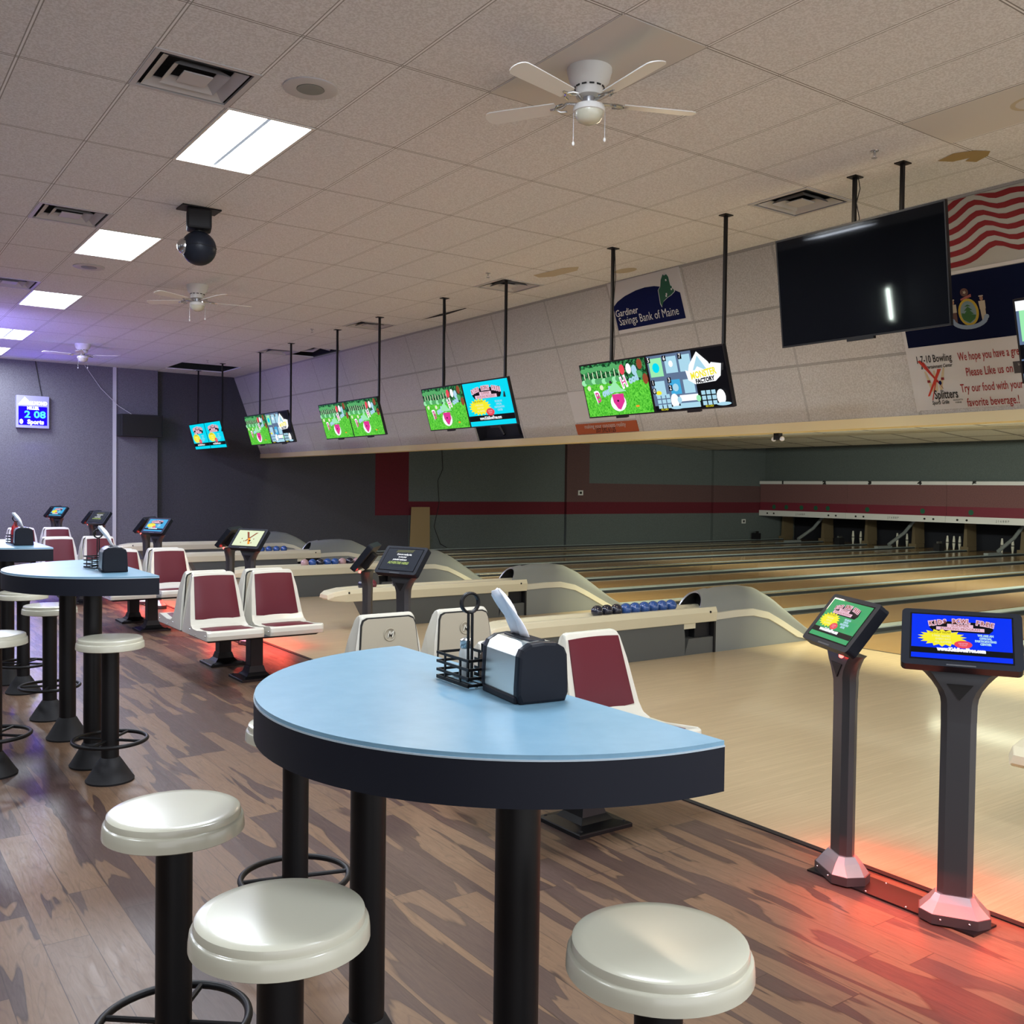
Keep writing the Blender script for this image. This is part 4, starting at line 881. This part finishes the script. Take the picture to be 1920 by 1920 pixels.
# ------------------------------------------------------------------ seats
def make_seats(loc, rz, label):
    """local: seats face -Y, front edge at y=0"""
    t = thing('double_seat', loc, label, 'seat', rz, 'linked pairs of white and maroon seats')
    prof = [(0, .385), (-.006, .42), (0, .452), (.02, .462), (.12, .452), (.26, .438), (.37, .440), (.425, .462), (.455, .51), (.485, .60), (.53, .74), (.565, .855), (.583, .882), (.61, .886), (.628, .868), (.645, .70), (.665, .50), (.675, .385)]
    def hw(y, z): return .235-.042*max(0, min(1, (z-.45)/.43)) - (.018*max(0, (z-.80)/.08) if z > .80 else 0)
    for sx in (-.262, .262):
        b = MB(); secs = []
        for e, ins in ((-1, .02), (-1, .006), (-1, 0), (1, 0), (1, .006), (1, .02)):
            sec = []
            cyc, czc = .42, .52
            for (y, z) in prof:
                w_ = hw(y, z)-(ins if False else 0)
                k = 1.0 if ins == 0 else (1-ins*1.2)
                yy = cyc+(y-cyc)*k; zz = czc+(z-czc)*k if z > .39 else z
                off = {.02: 0, .006: .010, 0: .024}[ins]
                sec.append((sx+e*(w_-off), yy, zz))
            secs.append(sec)
        b.loft(secs, 'shell_white', False); sh = b.build('seat_shell', t, bevel=.006, seg=2, ang=30)
        # back cushion follows the front face of the backrest
        b = MB(); rows = []
        for q in range(9):
            f_ = q/8; z = .508+f_*.345; y = .458+(z-.51)*(.565-.455)/(.855-.51); w_ = .190-.022*f_
            cz = 1-(2*f_-1)**4
            row = []
            for r in range(11):
                gx = r/10*2-1; bul = .012*(1-gx**6)*cz+.007; conc = .018*(1-gx*gx)
                row.append((sx+gx*w_, y-bul-.004+conc*.3, z-(.012*(1-gx*gx) if q == 0 else 0)+(.006*(1-gx*gx) if q == 8 else 0)))
            rows.append(row)
        vs = [p for r_ in rows for p in r_]; nn = 11
        fs = [(a*nn+c, a*nn+c+1, (a+1)*nn+c+1, (a+1)*nn+c) for a in range(8) for c in range(10)]
        rim = [a for a in range(nn)]+[nn*a+nn-1 for a in range(1, 9)]+[8*nn+c for c in range(nn-2, -1, -1)]+[nn*a for a in range(7, 0, -1)]
        k0 = len(vs); vs += [(vs[i][0], vs[i][1]+.03, vs[i][2]) for i in rim]
        L = len(rim); fs += [(rim[i], k0+i, k0+(i+1) % L, rim[(i+1) % L]) for i in range(L)]
        b.add(vs, fs, 'vinyl_red', True); b.build('back_cushion', sh)
        b = MB(); rows = []
        for q in range(9):
            f_ = q/8; y = .055+f_*.315; base = [(0.0, .458), (.12, .452), (.26, .438), (.37, .440), (.5, .5)]
            z = smooth(y, base); w_ = .175
            row = []
            for r in range(11):
                gx = r/10*2-1; bul = .012*(1-gx**6)*(1-(2*f_-1)**4)+.001
                row.append((sx+gx*w_, y-(.02*(1-gx*gx) if q == 0 else 0), z+bul+.003))
            rows.append(row)
        vs = [p for r_ in rows for p in r_]; fs = [(a*nn+c, a*nn+c+1, (a+1)*nn+c+1, (a+1)*nn+c) for a in range(8) for c in range(10)]
        k0 = len(vs); vs += [(vs[i][0], vs[i][1], vs[i][2]-.02) for i in rim]; fs += [(rim[i], k0+i, k0+(i+1) % L, rim[(i+1) % L]) for i in range(L)]
        b.add(vs, fs, 'vinyl_red', True); b.build('seat_cushion', sh)
        # flat rear panel with a dark gasket and an embossed mark
        b = MB()
        def rear(w0, w1, z0, z1, d, mt):
            def yb(z): return .628+(.868-z)*(.675-.628)/(.868-.385)
            pts = [(-w0, z0), (w0, z0), (w1, z1-.04), (w1-.012, z1-.012), (w1-.04, z1), (-w1+.04, z1), (-w1+.012, z1-.012), (-w1, z1-.04)]
            b.prism([(sx+x, yb(z)+.001, z) for x, z in pts], (0, d, 0), mt)
        rear(.222, .180, .388, .868, .006, 'gasket'); rear(.215, .173, .39, .860, .013, 'shell_back')
        pn = b.build('rear_panel', sh, bevel=.003, label='flat beige rear panel')
        b = MB(); yq = .639+.013; b.tube([(sx+.036*math.cos(a*PI/12), yq+.005, .765+.036*math.sin(a*PI/12)) for a in range(24)], .0035, 'shell_back', 6, True)
        b.text('M', (sx, yq+.006, .765), (-1, 0, 0), (0, 0, 1), .052, 'shell_white', bold=.001, shear=.3, ext=.002)
        b.build('emblem', sh)
        b = MB()
        for (yy, zz) in ((.05, .42), (.30, .40), (.45, .43)):
            for e in (-1, 1): b.ball((sx+e*.2345, yy, zz), .006, 'chrome', 8, 6)
        b.build('bolt', sh)
    b = MB(); b.prism([(-.46, .08, .362), (-.46, .60, .362), (-.46, .60, .384), (-.46, .02, .384)], (.92, 0, 0), 'black_rough'); b.build('seat_beam', t)
    b = MB(); b.box(-.055, .055, .24, .36, .05, .362, 'black_metal'); ped = b.build('pedestal', t, bevel=.006)
    b = MB()
    def sq(h_, z): return [(-h_, .30-h_, z), (h_, .30-h_, z), (h_, .30+h_, z), (-h_, .30+h_, z)]
    b.loft([sq(.165, 0), sq(.165, .018), sq(.16, .022), sq(.10, .034), sq(.075, .06), sq(.06, .11)], 'black_metal', False)
    for e in (-1, 1):
        for d in (-1, 1): b.ball((e*.135, .30+d*.135, .024), .012, 'black_rough', 8, 5, (1, 1, .5))
    b.build('base_plate', ped, bevel=.004)
    return t
XS = 2.925
s0 = make_seats((XS, 7.57, 0), 0, 'front pair of maroon seats left of the near table, both cushions in full view')
g_ = [((XS+.075, 3.29, 0), 0, 'maroon seat pair half hidden behind the near table and napkin dispenser'),
      ((XS+.01, 5.65, 0), PI, 'pair of seats seen from behind, beige backs with round emblems'),
      ((XS, 8.955, 0), PI, 'seat pair facing away, back to back with the full view maroon pair'),
      ((XS, 10.76, 0), 0, 'maroon seat pair behind the middle blue table, napkin dispenser covering its left seat'),
      ((XS, 12.15, 0), PI, 'seat pair facing away behind the middle table'),
      ((XS-.12, 13.68, 0), 0, 'maroon seat pair to the left, between the middle and far tables'),
      ((XS-.12, 15.07, 0), PI, 'seat pair facing away, fourth along the row'),
      ((XS-.12, 16.75, 0), 0, 'farthest maroon seat pair, behind the far napkin dispenser'),
      ((XS-.12, 18.14, 0), PI, 'farthest seat pair facing the grey wall')]
for loc, rz, l in g_: dup(s0, loc, rz, l)

# ------------------------------------------------------------------ kiosks
def make_kiosk(loc, rz, kind, label, led=False):
    """local: screen faces -Y"""
    t = thing('score_kiosk', loc, label, 'kiosk', rz, 'touch screen kiosks')
    b = MB()
    def oct_(a, c, ch, z): return [(-a+ch, -c, z), (a-ch, -c, z), (a, -c+ch, z), (a, c-ch, z), (a-ch, c, z), (-a+ch, c, z), (-a, c-ch, z), (-a, -c+ch, z)]
    b.loft([oct_(.125, .085, .045, 0), oct_(.125, .085, .045, .035)], 'graphite', False)
    b.loft([oct_(.122, .082, .045, .0355), oct_(.085, .058, .025, .075), oct_(.068, .040, .018, .10)], 'silver_plastic', False)
    for e in (-.05, .05): b.ball((e, -.086, .02), .005, 'chrome', 8, 5)
    b.build('base_cover', t)
    b = MB(); b.loft([oct_(.062, .034, .022, .08), oct_(.062, .034, .022, .76)], 'graphite', False); b.build('post', t)
    b = MB()
    secs = [oct_(.0625, .0345, .022, .76)]
    for z, a, y in ((.825, .0635, 0), (.85, .067, -.003), (.88, .078, -.005), (.91, .098, -.006), (.935, .122, -.004), (.95, .14, 0)):
        secs.append([(p[0], p[1]+y, p[2]) for p in oct_(a, .036,   .022 if z < .93 else .03, z)])
    b.loft(secs, 'graphite', True)
    b.prism([(-.046, -.0415, .905), (.0, -.0385, .845), (.046, -.0415, .905)], (0, -.004, 0), 'gasket')
    neck = b.build('flared_neck', t)
    tilt = math.radians(38)
    R = Matrix.Translation((0, -.02, 1.068)) @ Matrix.Rotation(-tilt, 4, 'X')
    b = MB(); b.M = R
    pts = rrect(-.208, .208, -.122, .122, .018)
    b.prism([(x, .03, z) for x, z in pts], (0, -.045, 0), 'black_plastic'); b.box(-.06, .06, .03, .075, -.08, .06, 'black_rough')
    b.prism([(-.05, -.0152, -.118), (.05, -.0152, -.118), (.05, -.0152, -.112), (-.05, -.0152, -.112)][::1], (0, -.001, 0), 'graphite')
    hd = b.build('screen_housing', t, bevel=.004)
    b = MB(); b.M = R; b.poly([(-.178, -.0155, -.098), (.178, -.0155, -.098), (.178, -.0155, .104), (-.178, -.0155, .104)], 'tv_black'); art(b, (-.172, -.0162, -.092), (1, 0, 0), (0, 0, 1), .344, .190, kind); b.build('touch_screen', hd)
    if led: b = MB(); b.ball((.06, -.052, .945), .011, 'led_red', 10, 6); b.build('indicator_light', neck)
    return t
KX = 3.50
def face(nx, ny): return math.atan2(ny, nx)+PI/2   # rotates local -Y onto (nx, ny)
K = [(2.485, (-.88, .47), 'kids_green', 'slim kiosk with a green advert screen turned to the left'), (1.985, (-.85, -.525), 'kids_blue', 'nearest kiosk, wide bright blue advert screen facing the tables'),
     (6.92, (-.80, .60), 'advert', 'kiosk seen edge on, just left of the ADVERTISE HERE kiosk'), (6.33, (-.95, -.31), 'advert', 'kiosk whose dark screen reads ADVERTISE HERE'),
     (10.15, (-.80, .60), 'kids_sky', 'kiosk seen edge on, left of the kiosk with the cream screen'), (9.55, (-.91, -.42), 'logo', 'kiosk with a cream screen and crossed red pins'),
     (13.5, (-.80, .60), 'kids_sky', 'kiosk post with a red light, left of the third kiosk screen'), (12.95, (-.91, -.42), 'kids_sky', 'kiosk with a blue advert screen above the middle table dispenser'),
     (16.75, (-.80, .60), 'kids_sky', 'kiosk post with a red light below the far dark screen'), (16.25, (-.91, -.42), 'advert', 'far kiosk with a dark lettered screen before the grey wall'),
     (20.1, (-.80, .60), 'kids_sky', 'farthest kiosk post with a red light'), (19.6, (-.91, -.42), 'kids_sky', 'farthest kiosk screen, small and blue at the left')]
for i, (y, nrm, kd, l) in enumerate(K): make_kiosk((KX, y, .008), face(*nrm), kd, l, i % 2 == 0)
for i in range(0, 12, 2):
    ya, yb = K[i][0], K[i+1][0]
    b = MB(); b.box(KX-.075, KX+.085, yb-.12, ya+.12, 0, .008, 'black_metal')
    for y in (yb+.16, ya-.16):
        for x in (KX-.065, KX+.075): b.ball((x, y, .008), .005, 'chrome', 8, 5)
    tag(b.build('floor_plate'), ['black floor plate joining the two nearest kiosks', 'black floor plate under the ADVERTISE HERE kiosks', 'black floor plate under the cream screen kiosk pair', 'floor plate under the third kiosk pair', 'floor plate under the fourth kiosk pair', 'floor plate under the farthest kiosk pair'][i//2], 'floor plate', 'kiosk floor plates')
    ym = (ya+yb)/2
    for x, ln, pw in ((KX+.24, 1.2, 4.5), (KX-.24, .9, 2.2)):
        area('kiosk_red_glow', (x, ym-.16, .20), .16, pw*(1 if i == 0 else 1.1), (1, .07, .04), sy=ln)

# ------------------------------------------------------------------ tables
def make_table(loc, label):
    """local origin on the floor under the middle of the straight edge, which faces +X"""
    t = thing('bar_table', loc, label, 'table', group='half round blue bar tables')
    R = .70; pts = [(R*math.cos(a)*-1 if False else -R*math.sin(a), R*math.cos(a)) for a in [PI*k/64 for k in range(65)]]
    b = MB(); b.prism([(x, y, 1.100) for x, y in pts], (0, 0, .012), 'table_blue'); b.build('tabletop', t, label='pale blue mottled laminate top')
    b = MB(); q = [(x*1.003, y*1.003) for x, y in pts]; b.prism([(x, y, 1.006) for x, y in q], (0, 0, .0938), 'table_edge', True)
    b.build('edge_band', t, label='dark navy edge band')
    b = MB(); b.prism([(x*1.004, y*1.004, 1.0995) for x, y in pts], (0, 0, .0035), 'table_lip', True); b.build('lip', t)
    for y in (-.36, .36):
        b = MB(); b.lathe([(.050, .10), (.050, 1.006)], (-.28, y, 0), 'black_metal', 28); p = b.build('pole', t)
        b = MB(); b.lathe([(.125, 0), (.127, .010), (.118, .022), (.075, .095), (.056, .13), (.052, .135)], (-.28, y, 0), 'black_rough', 32); b.build('cone_base', p)
    return t
TB = [(1.515, 2.065, 'near blue half round bar table in the foreground'), (1.515, 6.27, 'middle blue half round bar table at the left edge'), (1.45, 9.05, 'far blue bar table at the left edge')]
for x, y, l in TB: make_table((x, y, 0), l)

def make_stool(loc, rz, label):
    t = thing('bar_stool', loc, label, 'bar stool', rz, 'round white bar stools')
    b = MB(); b.lathe([(.03, .728), (.172, .728), (.1765, .731), (.1760, .745), (.1740, .762), (.1720, .7655), (.1685, .7668), (.1672, .768), (.1668, .778), (.1650, .7835), (.160, .7862), (.14, .787), (.001, .7875)], (0, 0, 0), 'cream_plastic', 56); b.build('seat', t, label='glossy cream moulded seat')
    b = MB(); b.lathe([(.046, .10), (.046, .705), (.050, .706), (.050, .728)], (0, 0, 0), 'black_metal', 28); b.build('pole', t)
    b = MB(); b.lathe([(.125, 0), (.127, .010), (.118, .022), (.072, .095), (.052, .125), (.047, .13)], (0, 0, 0), 'black_rough', 32); b.build('cone_base', t)
    b = MB(); b.tube([(.19*math.cos(a*PI/24), .19*math.sin(a*PI/24), .225) for a in range(48)], .011, 'black_metal', 10, True)
    for k in range(4): a = PI/4+PI/2*k; b.tube([(.045*math.cos(a), .045*math.sin(a), .225), (.185*math.cos(a), .185*math.sin(a), .225)], .008, 'black_metal', 8)
    b.build('foot_ring', t)
    return t
st = make_stool((.728, 2.529, 0), .1, 'near bar stool at the lower left with its foot ring in view')
for loc, l in [((.728, 1.804, 0), 'near bar stool in front of the table, middle of the three large seats'), ((1.272, 1.297, 0), 'near bar stool at the bottom right, largest seat'),
               ((1.36, 3.24, 0), 'stool tucked behind the near table, only its rim showing at the table edge'), ((1.25, 5.55, 0), 'white bar stool standing free in front of the middle table'),
               ((1.235, 7.24, 0), 'bar stool behind the middle table, seen between its poles'), ((.735, 6.0, 0), 'bar stool cut by the left edge beside the middle table'),
               ((1.22, 8.25, 0), 'bar stool whose rim shows under the edge of the middle table'), ((.72, 8.75, 0), 'bar stool at the far table beyond the left edge')]:
    dup(st, loc, random.random(), l)

# ------------------------------------------------------------------ table top items
def make_dispenser(loc, rz, label):
    """local: long axis Y, black end faces -Y"""
    t = thing('napkin_dispenser', loc, label, 'napkin dispenser', rz, 'steel and black napkin dispensers')
    def sec(y, k=1.0):
        pts = [(-.062, .0), (.062, .0), (.070, .02), (.070, .04), (.066, .115), (.058, .132), (.035, .145), (0, .148), (-.035, .145), (-.058, .132), (-.066, .115), (-.070, .04), (-.070, .02)]
        return [(x*k, y, .074+(z-.074)*k) for x, z in pts]
    b = MB(); b.loft([sec(-.105, .90), sec(-.102, .98), sec(-.095, 1.0), sec(-.080, 1.0), sec(-.080, .99)], 'black_plastic', False); b.build('end_cap', t, bevel=.003); b = MB(); b.loft([sec(.080, .99), sec(.080, 1), sec(.095, 1), sec(.102, .98), sec(.105, .9)], 'black_plastic', False)
    b.build('end_cap', t, bevel=.003)
    b = MB(); b.loft([[(x, y, z) for x, y, z in sec(-.080, .985)], sec(.080, .985)], 'steel', False); b.build('steel_body', t)
    b = MB(); b.box(-.072, .072, -.09, .09, 0, .018, 'black_plastic'); b.build('base_tray', t, bevel=.004); b = MB(); b.box(-.022, .022, -.07, .07, .143, .149, 'black_plastic'); b.build('slot_plate', t, bevel=.004)
    b = MB(); rows = []
    for q in range(9):
        f_ = q/8; cx, cz = .0-.035*f_-.03*f_*f_, .146+.115*f_; wd = .04-.012*f_; row = []
        for r in range(7): gx = r/6*2-1; row.append((cx+.012*math.sin(gx*4+f_*3)*(.4+f_), .015+gx*wd+.03*f_*0, cz+.01*math.sin(gx*6+1)*f_))
        rows.append(row)
    vs = [p for r_ in rows for p in r_]; fs = [(a*7+c, a*7+c+1, (a+1)*7+c+1, (a+1)*7+c) for a in range(8) for c in range(6)]
    b.add(vs, fs, 'napkin', True); o = b.build('napkin', t, label='white napkin sticking up'); sm_ = o.modifiers.new('thick', 'SOLIDIFY'); sm_.thickness = .003
    return t
def make_rack(loc, rz, label):
    t = thing('condiment_rack', loc, label, 'condiment rack', rz, 'black wire condiment racks')
    b = MB()
    for z in (.004, .022, .045, .068):
        x, y = .055, .085
        for a in ((-x, x, -y, -y+.004), (-x, x, y-.004, y), (-x, -x+.004, -y, y), (x-.004, x, -y, y)): b.box(a[0], a[1], a[2], a[3], z, z+.007, 'black_metal')
    for k in range(5): b.box(-.055+.0265*k, -.052+.0265*k, -.085, .085, .002, .005, 'black_metal')
    for x in (-.055, .051):
        for y in (-.04, .04): b.box(x, x+.004, y-.003, y+.003, .002, .075, 'black_metal')
    b.build('basket', t)
    b = MB(); b.box(-.008, -.004, -.004, .004, .0, .185, 'black_metal'); b.box(.004, .008, -.004, .004, .0, .185, 'black_metal')
    b.tube([(.026*math.cos(a*PI/12), 0, .211+.026*math.sin(a*PI/12)) for a in range(24)], .004, 'black_metal', 6, True)
    b.tube([(.026*math.cos(a*PI/12), .006, .211+.026*math.sin(a*PI/12)) for a in range(24)], .004, 'black_metal', 6, True); b.build('ring_handle', t)
    return t
def make_shaker(loc, label, body='pepper', cap='black_metal'):
    t = thing('shaker', loc, label, 'shaker', group='shakers in the racks')
    b = MB(); b.lathe([(.02, 0), (.021, .002), (.021, .065), (.016, .078), (.001, .078)], (0, 0, 0), body, 20); b.build('filling', t)
    b = MB(); b.lathe([(.017, .078), (.018, .08), (.018, .10), (.008, .106), (.001, .106)], (0, 0, 0), cap, 20); b.build('cap', t)
TZ = 1.112
make_dispenser((1.42, 1.945, TZ), math.radians(-8), 'steel napkin dispenser with a black end on the near table')
make_rack((1.395, 2.155, TZ), math.radians(-2), 'black wire condiment rack on the near table behind the dispenser')
make_shaker((1.425, 2.115, TZ+.006), 'pepper shaker in the rack on the near table'); make_shaker((1.41, 2.195, TZ+.006), 'glass shaker with a steel cap in the near rack', 'glass', 'chrome')
make_dispenser((1.36, 5.98, TZ), math.radians(-6), 'napkin dispenser on the middle blue table'); make_rack((1.33, 6.22, TZ), math.radians(10), 'condiment rack peeking out left of the middle dispenser')
make_dispenser((1.30, 8.80, TZ), math.radians(-4), 'napkin dispenser on the far blue table'); make_rack((1.28, 9.03, TZ), math.radians(10), 'condiment rack behind the far dispenser')
t = thing('ketchup_bottle', (1.275, 9.05, TZ+.006), 'red squeeze bottle standing in the far condiment rack', 'bottle')
b = MB(); b.lathe([(.026, 0), (.028, .01), (.028, .13), (.012, .155), (.004, .185), (.001, .186)], (0, 0, 0), 'ketchup', 20); b.build('bottle_body', t)
print('objects', len(bpy.data.objects))
